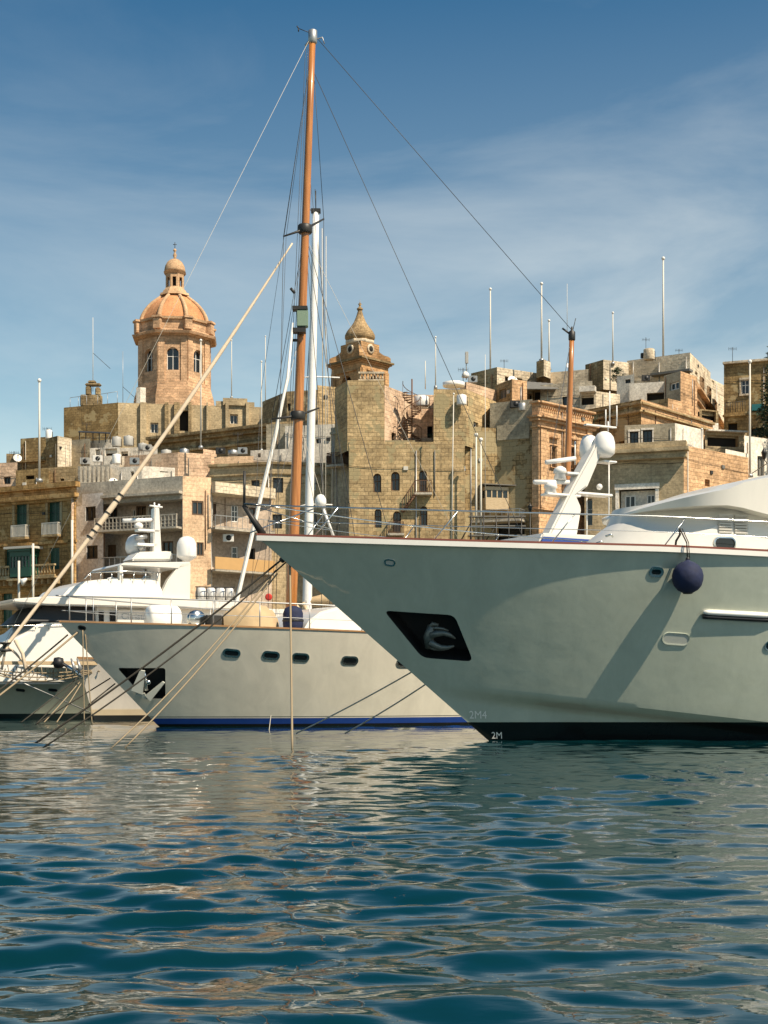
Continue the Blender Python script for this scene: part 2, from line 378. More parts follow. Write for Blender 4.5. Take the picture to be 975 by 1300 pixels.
# ------------------------------------------------------------------ water
rng = np.random.RandomState(11)
def wave_field(X, Y):
    Z = np.zeros_like(X); D = np.sqrt(X * X + Y * Y)
    # slow patches where the wind ripples are stronger or weaker
    pat = .75 + .35 * np.sin(.23 * X + .11 * Y + 1.) * np.sin(.19 * Y - .07 * X) + .2 * np.sin(.6 * X - .35 * Y)
    for i in range(90):
        lam = .30 * (2.3 / .30) ** (rng.rand() ** 1.05)
        th = rng.normal(0, .56) + .05
        kx, ky = math.sin(th) * 2 * math.pi / lam, math.cos(th) * 2 * math.pi / lam
        a = .0135 * lam ** 1.0 / math.sqrt(90) * 1.85 * (1.25 if lam < 1.1 else .6)
        ph = kx * X + ky * Y + rng.rand() * 6.28
        fade = np.clip(2.3 - D / (34 * lam), 0, 1)
        wv = np.sin(ph + .35 * np.sin(ph))
        Z += a * wv * fade * pat
    return Z
rows = []
py = 1480.0
while py > 872.6:
    y_ = F * CAMZ / (py - HY)
    while rows and rows[-1] < 46 and y_ - rows[-1] > .15: rows.append(rows[-1] + .13)
    rows.append(y_); py -= .8 if py > 900 else .4
Ys = np.array(list(np.arange(-5, rows[0] - .05, .09)) + rows + [1400, 3500, 12000])
nc = 600
cols = np.linspace(-130, 1105, nc)
u = (cols - CX) / F
# beyond the sides of the view the same waves run on for some metres, then a calm sheet to the horizon
wy = np.maximum(Ys, 7.)
core = np.outer(wy, u)
off = np.concatenate([np.linspace(.08, 11, 90), [13]])
Xg = np.concatenate([core[:, :1] - off[None, ::-1] * np.maximum(1, wy[:, None] / 30), core, core[:, -1:] + off[None, :] * np.maximum(1, wy[:, None] / 30)], 1)
Yg = np.repeat(Ys[:, None], Xg.shape[1], 1)
Zg = wave_field(Xg, Yg)
edge_ = np.ones(Xg.shape[1]); edge_[:8] = np.linspace(0, 1, 8); edge_[-8:] = np.linspace(1, 0, 8); Zg *= edge_[None, :]
sk = np.array([[9000, 400, 30]])
Xg = np.concatenate([Xg[:, :1] - sk, Xg, Xg[:, -1:] + sk[:, ::-1]], 1)
zz = np.zeros((len(Ys), 3)); Yg = np.repeat(Ys[:, None], Xg.shape[1], 1); Zg = np.concatenate([zz, Zg, zz], 1)
nr, ncc = Xg.shape
co_ = np.stack([Xg, Yg, Zg], -1).reshape(-1, 3)
# a few rows behind the viewer
bk = np.array([[x, y, 0] for y in (-9000, -40) for x in Xg[0]]).reshape(-1, 3)
co_ = np.concatenate([bk, co_]); nr += 2
idx = np.arange(nr * ncc).reshape(nr, ncc)
q = np.stack([idx[:-1, :-1], idx[:-1, 1:], idx[1:, 1:], idx[1:, :-1]], -1).reshape(-1, 4)
me = bpy.data.meshes.new('water'); me.vertices.add(len(co_)); me.vertices.foreach_set('co', co_.astype(np.float32).ravel())
me.loops.add(q.size); me.loops.foreach_set('vertex_index', q.astype(np.int32).ravel())
me.polygons.add(len(q)); me.polygons.foreach_set('loop_start', (np.arange(len(q)) * 4).astype(np.int32)); me.polygons.foreach_set('loop_total', np.full(len(q), 4, np.int32))
me.update(calc_edges=True); me.polygons.foreach_set('use_smooth', np.ones(len(q), bool))
m, nt, b = new_mat('sea_water')
b.inputs['Base Color'].default_value = (.001, .022, .027, 1); b.inputs['Roughness'].default_value = .02; b.inputs['IOR'].default_value = 1.34
b.inputs['Specular IOR Level'].default_value = .9
tc = N(nt, 'ShaderNodeTexCoord'); mp = N(nt, 'ShaderNodeMapping'); mp.inputs['Scale'].default_value = (.6, 1.5, 1)
L(nt, tc.outputs['Object'], mp.inputs[0])
na = N(nt, 'ShaderNodeTexNoise', Scale=2.6, Detail=4., Roughness=.55); L(nt, mp.outputs[0], na.inputs['Vector'])
bp = N(nt, 'ShaderNodeBump', Strength=1., Distance=.006); L(nt, na.outputs['Fac'], bp.inputs['Height']); L(nt, bp.outputs[0], b.inputs['Normal'])
me.materials.append(m)
wo = bpy.data.objects.new('water', me); COL.objects.link(wo); wo['kind'] = 'structure'

# land: seabed-level quay and the hill the town stands on
def ground(Y): return 1.3 if Y < 122 else 1.3 + (Y - 122) * .36
mb = MB()
mb.prism([(-400, 104), (400, 104), (400, 123), (-400, 123)], -2, 1.3)
struct(mb, 'quay', 'quay')
mb = MB()
nx, ny = 40, 14; vs = []
for j in range(ny + 1):
    for i in range(nx + 1):
        x = -500 + 1000 * i / nx; y = 122 + j * 18
        z = ground(min(y, 215)) - max(0, abs(x) - 80) * .09 - max(0, y - 240) * .15
        vs.append((x, y, max(-2, z) + random.uniform(-.4, .4) * (j > 0)))
mb.add(vs, [(j * (nx + 1) + i, j * (nx + 1) + i + 1, (j + 1) * (nx + 1) + i + 1, (j + 1) * (nx + 1) + i) for j in range(ny) for i in range(nx)], True)
struct(mb, 'hill', 'earth')
# ------------------------------------------------------------------ boats
class Frame:
    def __init__(s, px, py, Y, ang):
        o = P(px, py, Y); s.o = Vector((o.x, o.y, 0)); s.ztip = o.z
        s.d = Vector((math.cos(R(ang)), math.sin(R(ang)), 0)); s.n = Vector((s.d.y, -s.d.x, 0))
    def pt(s, a, t, z): return s.o + s.d * a + s.n * t + Vector((0, 0, z))
    def on(s, px, py, t):
        r = ray(px, py); k = (t - (CAM - s.o).dot(s.n)) / r.dot(s.n); p = CAM + r * k
        return ((p - s.o).dot(s.d), p.z)
    def w(s, px, py, t):
        a, z = s.on(px, py, t); return s.pt(a, t, z)
    def axes(s): return (s.d, s.n, Vector((0, 0, 1)))

def ss(x): x = max(0, min(1, x)); return x * x * (3 - 2 * x)

class Hull:
    def __init__(s, fr, Lg, s0w, B, zd, wl=(.62, 1.9), dk=(.42, 2.3), g=1.7, knuckle=None, stern=.86, zb=-.9):
        """s0w: distance of the waterline stem behind the tip; zd(s): deck height"""
        s.fr, s.L, s.B, s.zd, s.zb, s.s0w, s.g, s.kn = fr, Lg, B, zd, zb, s0w, g, knuckle
        s.wl, s.dk, s.stern = wl, dk, stern
    def shape(s, u, z, ztop):
        f = max(0, z) / ztop
        W0 = 1 - (1 - min(u / s.wl[0], 1)) ** s.wl[1]; W1 = 1 - (1 - min(u / s.dk[0], 1)) ** s.dk[1]
        gg = f ** s.g
        hb = s.B * ((.93 * W0) * (1 - gg) + W1 * gg)
        if s.kn:
            zk, dep, inn = s.kn(u)
            if z < zk: hb -= inn * min(1, W1 * 3) * ss((zk - z) / dep)
        if z < 0: hb *= (1 - (-z / (-s.zb)) ** 2 * .8)
        hb *= 1 - (1 - s.stern) * max(0, (u - .6) / .4) ** 2
        return max(0, hb)
    def stem(s, z, ztip):
        f = z / ztip
        return s.s0w * (1 - f) if f >= 0 else s.s0w * (1 - f * 1.4)
    def point(s, u, v):
        sd = u * s.L; ztop = s.zd(sd); z = s.zb + v * (ztop - s.zb)
        if s.kn:
            zk, dep, _ = s.kn(u); va, vb = .36, .42
            if v <= va: z = s.zb + (zk - dep - s.zb) * v / va
            elif v <= vb: z = zk - dep + dep * (v - va) / (vb - va)
            else: z = zk + (ztop - zk) * (v - vb) / (1 - vb)
        s0 = s.stem(z / ztop * s.zd(0), s.zd(0))
        return s0 + (s.L - s0) * u, s.shape(u, z, ztop), z
    def edge(s, sd, side=1, out=0, up=0):
        u = sd / s.L; a, hb, z = s.point(u, 1.0)
        return s.fr.pt(sd, side * (hb + out), z + up)
    def make(s, name, mat, root, cut=(), nu=110, nv=44):
        us = [(i / nu) ** 1.45 for i in range(nu + 1)]
        vs_ = [j / nv for j in range(nv + 1)]
        if s.kn: vs_ = sorted(set(vs_))
        mb = MB(); V = []
        for u in us:
            for v in vs_:
                V.append(s.point(u, v))
        n = len(vs_); A = []
        for (a, h, z) in V: A.append(s.fr.pt(a, h, z))
        for (a, h, z) in V: A.append(s.fr.pt(a, -h, z))
        o = len(V); fs = []
        for i in range(nu):
            for j in range(n - 1):
                a, b_, c, d = i * n + j, (i + 1) * n + j, (i + 1) * n + j + 1, i * n + j + 1
                fs.append((a, b_, c, d)); fs.append((o + d, o + c, o + b_, o + a))
            fs.append((i * n + n - 1, (i + 1) * n + n - 1, o + (i + 1) * n + n - 1, o + i * n + n - 1))
            fs.append((o + i * n, o + (i + 1) * n, (i + 1) * n, i * n))
        for j in range(n - 1):
            fs.append((nu * n + j, o + nu * n + j, o + nu * n + j + 1, nu * n + j + 1))
        me = bpy.data.meshes.new('tmp'); me.from_pydata(A, [], fs)
        bm = bmesh.new(); bm.from_mesh(me); bmesh.ops.remove_doubles(bm, verts=bm.verts, dist=1e-4)
        bmesh.ops.recalc_face_normals(bm, faces=bm.faces)
        for f in bm.faces: f.smooth = True
        bm.to_mesh(me); bm.free()
        base = WL[root.name]
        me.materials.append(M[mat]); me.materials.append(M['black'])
        ob = bpy.data.objects.new(name, me); COL.objects.link(ob)
        s.bvh = BVHTree.FromPolygons([v.co.copy() for v in me.vertices], [tuple(p.vertices) for p in me.polygons])
        for poly, depth in cut:
            # poly = picture outline of the pocket; the cutter follows the hull's own normal at its middle
            c, nn = s.hit(sum(p[0] for p in poly) / len(poly), sum(p[1] for p in poly) / len(poly))
            ps = []
            for p in poly:
                q = s.hit(*p); ps.append(q[0])
            cb = bmesh.new()
            fr_ = [cb.verts.new(p + nn * .5) for p in ps]; bk_ = [cb.verts.new(p - nn * depth) for p in ps]
            cb.faces.new(fr_); cb.faces.new(list(reversed(bk_)))
            k = len(ps)
            for i in range(k): cb.faces.new((fr_[i], bk_[i], bk_[(i + 1) % k], fr_[(i + 1) % k]))
            bmesh.ops.recalc_face_normals(cb, faces=cb.faces)
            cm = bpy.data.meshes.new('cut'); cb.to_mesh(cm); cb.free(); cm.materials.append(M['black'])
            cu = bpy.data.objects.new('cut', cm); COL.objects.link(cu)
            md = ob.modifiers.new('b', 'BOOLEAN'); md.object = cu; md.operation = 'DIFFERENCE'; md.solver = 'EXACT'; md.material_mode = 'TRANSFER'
            dg = bpy.context.evaluated_depsgraph_get(); nm = bpy.data.meshes.new_from_object(ob.evaluated_get(dg))
            ob.modifiers.clear(); ob.data = nm; me = nm
            bpy.data.objects.remove(cu)
        me.set_sharp_from_angle(angle=R(28))
        me.transform(Matrix.Translation(-base))
        ob.parent = root; WL[ob.name] = base; me.name = name
        s.obj = ob
        return ob
    def hit(s, px, py):
        r = s.bvh.ray_cast(CAM, ray(px, py))
        if r[0] is None: raise Exception('miss %s %s' % (px, py))
        n = r[1].copy()
        if n.dot(ray(px, py)) > 0: n = -n
        return r[0], n
    def sweep(s, mb, s_a, s_b, side, w, h0, h1, out=0, k=70):
        """rectangular strip along the deck edge"""
        rings = []
        for i in range(k + 1):
            sd = s_a + (s_b - s_a) * (i / k) ** 1.3
            e = s.edge(sd, side, out); m_ = s.fr.n * side
            if sd < .6: m_ = m_
            rings.append([e + m_ * w + Vector((0, 0, h0)), e + m_ * w + Vector((0, 0, h1)), e - m_ * w + Vector((0, 0, h1)), e - m_ * w + Vector((0, 0, h0))])
        vs = [p for r_ in rings for p in r_]
        fs = [(i * 4 + j, i * 4 + (j + 1) % 4, (i + 1) * 4 + (j + 1) % 4, (i + 1) * 4 + j) for i in range(k) for j in range(4)]
        fs += [(0, 1, 2, 3), (k * 4 + 3, k * 4 + 2, k * 4 + 1, k * 4)]
        mb.add(vs, fs)

def stadium(w, h, k=8):
    r = min(w, h) / 2; pts = []
    for cx, a0 in ((w / 2 - r, -90), (-(w / 2 - r), 90)):
        for i in range(k + 1):
            a = R(a0 + 180 * i / k); pts.append((cx + r * math.cos(a), r * math.sin(a)))
    return pts
def rpoly(pts, r=.2, k=5):
    out = []; n = len(pts)
    for i in range(n):
        p0, p, p1 = Vector(pts[i - 1]).to_2d(), Vector(pts[i]).to_2d(), Vector(pts[(i + 1) % n]).to_2d()
        a = p + (p0 - p).normalized() * r; b_ = p + (p1 - p).normalized() * r
        for j in range(k + 1):
            t = j / k; q = a * (1 - t) ** 2 + p * 2 * t * (1 - t) + b_ * t * t; out.append((q.x, q.y))
    return out

def porthole(H, root, px, py, wpx, hpx, name='porthole', frame='steel', pane='tint', rim=.05, fr=None):
    c, n = H.hit(px, py); Y = c.y; w_, h_ = wpx * Y / F, hpx * Y / F
    x = (H.fr.d - n * H.fr.d.dot(n)).normalized(); y = n.cross(x).normalized()
    if y.z < 0: y = -y
    def ringpts(w, h, off): return [c + x * a + y * b_ + n * off for a, b_ in stadium(w, h)]
    mb = MB(); a = ringpts(w_ + rim, h_ + rim, -.03); b_ = ringpts(w_ + rim * .6, h_ + rim * .6, .03); d = ringpts(w_ - rim, h_ - rim, .025); e = ringpts(w_ - rim, h_ - rim, -.03)
    k = len(a)
    for P0, P1 in ((a, b_), (b_, d), (d, e)):
        mb.add(P0 + P1, [(i, (i + 1) % k, k + (i + 1) % k, k + i) for i in range(k)], True)
    fo = mb.build(name, frame, root, smooth=R(40))
    mb = MB(); mb.add(ringpts(w_ - rim, h_ - rim, .012), [tuple(range(k))]); mb.build('pane' if pane == 'tint' else 'recess', pane, fo)
    return fo

def rope(a, b, r, sag, label, mat='ropet', k=14, name='mooring_rope', group=None, cat='rope'):
    a, b = Vector(a), Vector(b); pts = []
    for i in range(k + 1):
        t = i / k; p = a.lerp(b, t); p.z -= sag * 4 * t * (1 - t); pts.append(p)
    mb = MB(); mb.tube(pts, r, 6)
    o = mb.build(name, mat, loc=tuple(a)); tag(o, label, cat, group); return o

def textmesh(body, size, c, x, y, n, name, mat, root, bvh=None, off=.012, ext=.0):
    cu = bpy.data.curves.new('t', 'FONT'); cu.body = body; cu.size = size; cu.align_x = 'CENTER'; cu.align_y = 'CENTER'; cu.extrude = ext
    ob = bpy.data.objects.new('t', cu); COL.objects.link(ob)
    dg = bpy.context.evaluated_depsgraph_get(); me = bpy.data.meshes.new_from_object(ob.evaluated_get(dg)); bpy.data.objects.remove(ob)
    base = WL[root.name]
    for v in me.vertices:
        p = c + x * v.co.x + y * v.co.y
        if bvh:
            r = bvh.ray_cast(p + n * 1.5, -n)
            if r[0] is not None: p = r[0] + n * off
        else: p = p + n * (off + v.co.z)
        v.co = p - base
    me.materials.append(M[mat]); o = bpy.data.objects.new(name, me); COL.objects.link(o); o.parent = root; WL[o.name] = base
    return o

def railing(H, root, s_a, s_b, h, posts, side=1, mid=(.5,), r=.022, tip=None, inset=.12, lean=.12, mat='steel', hf=None):
    """rails along the deck edge; posts = distances; one 'railing' part with each stanchion a sub-part"""
    hf = hf or (lambda s_: h)
    mb = MB(); k = 40
    top = [H.edge(s_a + (s_b - s_a) * i / k, side, -inset, hf(s_a + (s_b - s_a) * i / k)) for i in range(k + 1)]
    if tip: top = [Vector(p) for p in tip] + top
    mb.tube(top, r, 6)
    for m_ in mid:
        mb.tube([H.edge(s_a + (s_b - s_a) * i / k, side, -inset, hf(s_a + (s_b - s_a) * i / k) * m_) for i in range(k + 1)], r * .5, 5)
    ro = mb.build('railing', mat, root)
    for p in posts:
        mb = MB(); mb.tube([H.edge(p + lean * 2.2, side, -inset, 0), H.edge(p, side, -inset, hf(p))], r * .85, 6); mb.build('stanchion', mat, ro)
    return ro

def extr(mb, fr, prof, t0, t1, top_in=0.):
    """extrude a side profile [(s,z)] across the boat; top_in narrows the upper part (tumblehome)"""
    z0 = min(p[1] for p in prof); z1 = max(p[1] for p in prof); n = len(prof)
    def T(t, z): c = (t0 + t1) / 2; return c + (t - c) * (1 - top_in * (z - z0) / max(.01, z1 - z0))
    vs = [fr.pt(s_, T(t1, z), z) for s_, z in prof] + [fr.pt(s_, T(t0, z), z) for s_, z in prof]
    mb.add(vs, [tuple(range(n)), tuple(reversed(range(n, 2 * n)))] + [(i, n + i, n + (i + 1) % n, (i + 1) % n) for i in range(n)])

def anchor_bruce(root, c, X, Y_, Nn, sc, mat='galv'):
    """claw anchor: shank, two curved flukes and a crown, seen end-on in its pocket"""
    mb = MB()
    mb.tube([c + X * -.30 * sc + Y_ * .30 * sc, c + X * -.18 * sc + Y_ * .52 * sc, c + X * .02 * sc + Y_ * .50 * sc], [.09 * sc, .08 * sc, .06 * sc], 8)
    mb.tube([c + X * -.22 * sc + Y_ * .42 * sc, c + X * -.25 * sc, c + X * -.2 * sc - Y_ * .42 * sc], [.13 * sc, .2 * sc, .12 * sc], 8)
    o = mb.build('anchor', mat, root)
    for sg in (1, -1):
        mb = MB(); pts = [c + X * (-.2 + .22 * i) * sc + Y_ * sg * (.12 + .16 * math.sin(i * .75)) * sc + Nn * .12 * sc for i in range(5)]
        mb.tube(pts, [.13 * sc, .12 * sc, .10 * sc, .08 * sc, .03 * sc], 8); mb.build('fluke', mat, o)
        mb = MB(); pts = [c + X * (-.2 + .2 * i) * sc + Y_ * sg * (.36 + .05 * math.sin(i)) * sc + Nn * .05 * sc for i in range(4)]
        mb.tube(pts, [.06 * sc, .06 * sc, .05 * sc, .03 * sc], 6); mb.build('fluke', mat, o)
    return o

# ====================================================================== yacht 1 : big motor yacht on the right
f1 = Frame(325, 680, 36.7, 17)
Y1 = empty('motor_yacht', (f1.pt(6.4, 0, 0).x, f1.pt(6.4, 0, 0).y, 0), 'largest white motor yacht at right with high flared bow and black boot band', 'yacht')
zt1 = f1.ztip
H1 = Hull(f1, 38, 6.43, 3.75, lambda s: zt1 - .60 * min(1, s / 20) ** 1.0 - .05 * math.sin(min(s, 10) / 10 * math.pi), wl=(.52, 1.95), dk=(.46, 2.2), g=1.4,
          knuckle=lambda u: (max(.34, 1.54 - u * 4.2), .42, .36))
pk = rpoly([(487, 775), (577, 781), (601, 840), (536, 835)], 9)
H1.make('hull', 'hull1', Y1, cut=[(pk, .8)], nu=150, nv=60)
mb = MB()
for sd in (1, -1): H1.sweep(mb, 0, 37.9, sd, .05, -.13, .0, out=.02)
mb.build('rub_rail', 'whitep', Y1)
mb = MB()
for sd in (1, -1): H1.sweep(mb, 0, 37.9, sd, .08, .003, .055, out=-.01)
mb.build('cap_rail', 'redcap', Y1)
# anchor
c, n = H1.hit(553, 812); x = (f1.d - n * f1.d.dot(n)).normalized(); y = n.cross(x); y = y if y.z > 0 else -y
anchor_bruce(Y1, c - n * .18 + y * -.03, x, y, n, .76, mat='iron')
# side openings
porthole(H1, Y1, 495, 714, 13, 8, 'hawse_hole', pane='gelg')
ho = porthole(H1, Y1, 833, 726, 17, 11, 'hawse_hole', pane='tint', rim=.09)
porthole(H1, Y1, 858, 811, 35, 15, 'mooring_recess', frame='hull1', pane='gelg', rim=.04)
porthole(H1, Y1, 980, 820, 19, 12, 'porthole')
# long chrome moulding
mb = MB(); a, n0 = H1.hit(892, 776); pts = []
for px in range(892, 976, 6):
    q, nn = H1.hit(px, 777 + (px - 892) * .055); pts.append(q + nn * .02)
q2 = [p for p in pts]; pts = [p + Vector((0, -.05, 0)) for p in pts]; mb.tube(pts + [pts[-1] + f1.d * 6 + Vector((0, 0, -.05))], [.045] + [.07] * (len(pts)), 10)
mo = mb.build('side_moulding', 'plastic', Y1)
mb = MB(); q_ = [p + Vector((0, .035, -.115)) for p in pts]; mb.tube(q_ + [q_[-1] + f1.d * 6], .06, 8); mb.build('painted_shadow_strip', 'black', mo)  # black strip puts the shadow under the moulding into colour
# draft marks
for body, px, py, sz in (('2M4', 607, 908, .30), ('2M', 631, 934, .26)):
    try:
        c, n = H1.hit(px, py); textmesh(body, sz, c, f1.d, Vector((0, 0, 1)), Vector((-.2, -1, 0)).normalized(), 'draft_mark', 'whitep', Y1, H1.bvh)
    except Exception as e: print('mark', e)
# pulpit, rails
tip = [P(308, 641, 36.9)]
railing(H1, Y1, .35, 15.4, .80, [2.0, 4.9, 7.8, 10.7, 13.6], 1, mid=(.5,), r=.022, tip=None, lean=-.28)
mb = MB(); e = H1.edge(15.4, 1, -.12, .8); mb.tube([e, e + f1.d * .35 + Vector((0, 0, -.1)), e + f1.d * .95 + Vector((0, 0, -.78))], .028, 6); mb.build('railing', 'steel', Y1)
railing(H1, Y1, .35, 18, .80, [2.0, 4.9, 7.8, 10.7], -1, mid=(.5,), r=.018, lean=-.28)
mb = MB(); a = H1.edge(.35, 1, -.12, .80); b_ = H1.edge(.35, -1, -.12, .80)
mb.tube([a, f1.pt(-.30, 0, zt1 + .81), b_], .028, 6); mb.build('railing', 'steel', Y1)
mb = MB(); mb.tube([P(334, 679, 36.75), P(309, 641, 36.7)], [.11, .06], 6); mb.build('pulpit_strut', 'dkmetal', Y1)
mb = MB(); mb.tube([P(310, 644, 36.7), P(310.5, 598, 36.7)], .035, 8); mb.build('jackstaff', 'dkmetal', Y1)
mb = MB(); mb.tube([P(330, 645, 36.9), P(421, 672, 37.4)], .012, 5); mb.tube([P(318, 676, 36.8), P(398, 646, 37.8)], .02, 5); mb.build('guard_wire', 'steel', Y1)
# deckhouse
T1 = 2.45
def pr(fr, t, pts): return [fr.on(px, py, t) for px, py in pts]
sB = f1.on(733, 700, 0)[0]; sT = f1.on(785, 650, 0)[0]; cB = f1.on(868, 690, T1)[0]; cT, zroof = f1.on(934, 642, T1 - .15)
mb = MB(); vs = []; kk_ = 16; lv = [(zt1 - .9, 0 - .25), (f1.on(740, 702, 0)[1], 0.), (zroof - .35, .85), (zroof + .1, 1.0)]
for z_, f_ in lv:
    T_ = T1 - .15 * max(0, f_); sc_ = sB + (sT - sB) * f_; scr = cB + (cT - cB) * f_
    for i in range(kk_ + 1):
        t = 1 - 2 * i / kk_; vs.append(f1.pt(sc_ + (scr - sc_) * abs(t) ** 2.4, T_ * (t if abs(t) < 1 else t), z_))
    vs += [f1.pt(27, -T_, z_), f1.pt(27, T_, z_)]
m_ = kk_ + 3
mb.add(vs, [(j * m_ + i, (j + 1) * m_ + i, (j + 1) * m_ + (i + 1) % m_, j * m_ + (i + 1) % m_) for j in range(3) for i in range(m_)] + [tuple(range(3 * m_, 4 * m_))], True)
dh = mb.build('deckhouse', 'gel', Y1, smooth=R(30))
# bowed roof: cross sections with camber and an overhanging lip
def roof_shell(fr, keys, T, name, mat, root, crown=.35, k=14):
    """keys: (s, z_lip, thickness, halfwidth)"""
    mb = MB(); vs = []
    for s_, zl, th, hw in keys:
        for i in range(k + 1):
            t = -1 + 2 * i / k; vs.append(fr.pt(s_, t * hw, zl + th + crown * (1 - t * t) ** .7 * min(1, hw / T)))
        for i in range(k + 1):
            t = 1 - 2 * i / k; vs.append(fr.pt(s_, t * hw * .97, zl))
    m_ = 2 * (k + 1)
    fs = [(i * m_ + j, (i + 1) * m_ + j, (i + 1) * m_ + (j + 1) % m_, i * m_ + (j + 1) % m_) for i in range(len(keys) - 1) for j in range(m_)]
    fs += [tuple(range(m_)), tuple(reversed(range((len(keys) - 1) * m_, len(keys) * m_)))]
    mb.add(vs, fs, True); o = mb.build(name, mat, root, smooth=R(50)); return o
TR = 2.85
def lip(px, py): return f1.on(px, py, TR)
s0_, z0_ = f1.on(782, 657, 0); sc_, zc_ = f1.on(926, 641, TR); ks = []
for f_ in (0.004, .03, .08, .16, .28, .42, .58, .76, 1.):
    ks.append((s0_ + (sc_ - s0_) * f_, z0_ + (zc_ - z0_) * f_ ** .55, .03 + .40 * f_ ** .8, TR * math.sqrt(1 - (1 - f_) ** 2)))
for px, pl, pt_ in ((945, 644, 612), (975, 652, 606), (1010, 660, 598), (1070, 666, 588)):
    a = lip(px, pl); b_ = lip(px, pt_); ks.append((a[0], a[1], b_[1] - a[1], TR))
ks.append((ks[-1][0] + 8, ks[-1][1], ks[-1][2] + .3, 2.8))
roof_shell(f1, ks, TR, 'roof', 'gel', Y1, crown=.12)
# oval side window, vents
def on_side(px, py, t): return f1.w(px, py, t)
def flat_stadium(mb, fr, c, w, h, off, t=None):
    pts = [c + fr.d * a + Vector((0, 0, 1)) * b_ + fr.n * off for a, b_ in stadium(w, h)]
    mb.add(pts, [tuple(range(len(pts)))])
def ringm(mb, fr, c, w, h, w2, h2, o0, o1):
    A = [c + fr.d * a + Vector((0, 0, b_)) + fr.n * o0 for a, b_ in stadium(w, h)]; B_ = [c + fr.d * a + Vector((0, 0, b_)) + fr.n * o1 for a, b_ in stadium(w2, h2)]
    k = len(A); mb.add(A + B_, [(i, (i + 1) % k, k + (i + 1) % k, k + i) for i in range(k)], True)
c = on_side(920, 690, T1 * .985 + .03)
mb = MB(); ringm(mb, f1, c, .68, .36, .60, .28, .03, .04); ringm(mb, f1, c, .72, .40, .68, .36, -.1, .03); wf = mb.build('window', 'steel', Y1)
mb = MB(); flat_stadium(mb, f1, c, .62, .30, .005); mb.build('pane', 'tint', wf)
c = on_side(931, 665, T1 * .97 + .03)
for k_ in range(2):
    mb = MB()
    for i in range(7): mb.box(c + f1.d * (-.24 + .48 * k_) + Vector((0, 0, .22 - .075 * i)), (.20, .02, .022), f1.axes())
    mb.build('vent', 'vent', Y1)
for px, py in ((771, 681), (759, 690)):
    c = on_side(px, py, T1 + .02); mb = MB(); mb.tube([c - f1.d * .05, c + f1.d * .06 + f1.n * .1 + Vector((0, 0, .04)), c + f1.d * .15], .03, 6); mb.build('deck_light', 'steel', Y1)
mb = MB(); a = on_side(949, 714, T1 + .02); b_ = on_side(975, 697, T1 + .02)
mb.add([a, a + f1.d * 3, b_ + f1.d * 3, b_], [(0, 1, 2, 3)]); mb.add([p + f1.n * .02 for p in (a, a + f1.d * 3, b_ + f1.d * 3, b_)], [(0, 1, 2, 3)]); mb.build('window', 'tint', Y1)

# blue ball fender hanging from the big yacht's rail
c, n = H1.hit(866, 735)
fc = Vector(c) + Vector((n.x, n.y, 0)).normalized() * .44; rr = .40
FE = empty('ball_fender', (fc.x, fc.y, fc.z - .42), 'round navy blue ball fender hanging from the rail of the largest yacht', 'fender')
mb = MB(); mb.lathe(fc, [(.001, -.40), (.14, -.385), (.26, -.32), (.35, -.21), (.395, -.06), (.40, .06), (.365, .2), (.28, .32), (.17, .395), (.07, .43), (.045, .47), (.001, .475)], 28)
mb.build('ball', 'navy', FE)
mb = MB(); mb.lathe(fc + Vector((0, 0, -.405)), [(.02, -.02), (.12, -.01), (.13, .015), (.02, .03)], 16); mb.lathe(fc + Vector((0, 0, .44)), [(.02, 0), (.055, .0), (.05, .07), (.02, .09)], 12); mb.build('collar', 'black', FE)
hr = f1.w(863, 671, (fc - f1.o).dot(f1.n) - .35)
mb = MB(); mb.tube([fc + Vector((0, 0, .46)), fc + Vector((-.02, .02, .9)), hr], .018, 6); mb.tube([fc + Vector((0.05, 0, .46)), fc + Vector((.03, .02, .9)), hr + Vector((.06, 0, 0))], .012, 6)
kk = hr; e = f1.w(857, 697, (fc - f1.o).dot(f1.n) - .45)
mb.tube([hr, hr.lerp(e, .3) + Vector((.04, 0, 0)), hr.lerp(e, .6) + Vector((-.02, 0, 0)), e, e + Vector((.14, 0, -.3))], .03, 6)
mb.build('lanyard', 'ropeb', FE)

# ====================================================================== yacht 2 : cream hull with blue boot stripe
f2 = Frame(75, 790, 49.9, 28)
Y2 = empty('motor_yacht', (f2.pt(3.7, 0, 0).x, f2.pt(3.7, 0, 0).y, 0), 'cream-hulled motor yacht with royal blue waterline stripe and row of oval portholes', 'yacht')
zt2 = f2.ztip
H2 = Hull(f2, 33, 3.66, 3.3, lambda s: zt2 - .42 * min(1, s / 16), wl=(.40, 2.1), dk=(.40, 2.2), g=1.4)
pk2 = rpoly([(149, 848), (210, 848), (210, 887), (184, 887)], 4)
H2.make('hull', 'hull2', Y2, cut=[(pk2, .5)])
mb = MB()
for sd in (1, -1): H2.sweep(mb, 0, 32.9, sd, .05, .0, .06, out=-.02)
mb.build('cap_rail', 'teak', Y2)
for px, py in ((294, 829), (344, 832), (381.5, 834.5), (444, 838.5), (513, 842)): porthole(H2, Y2, px, py, 21, 9.5, rim=.09)
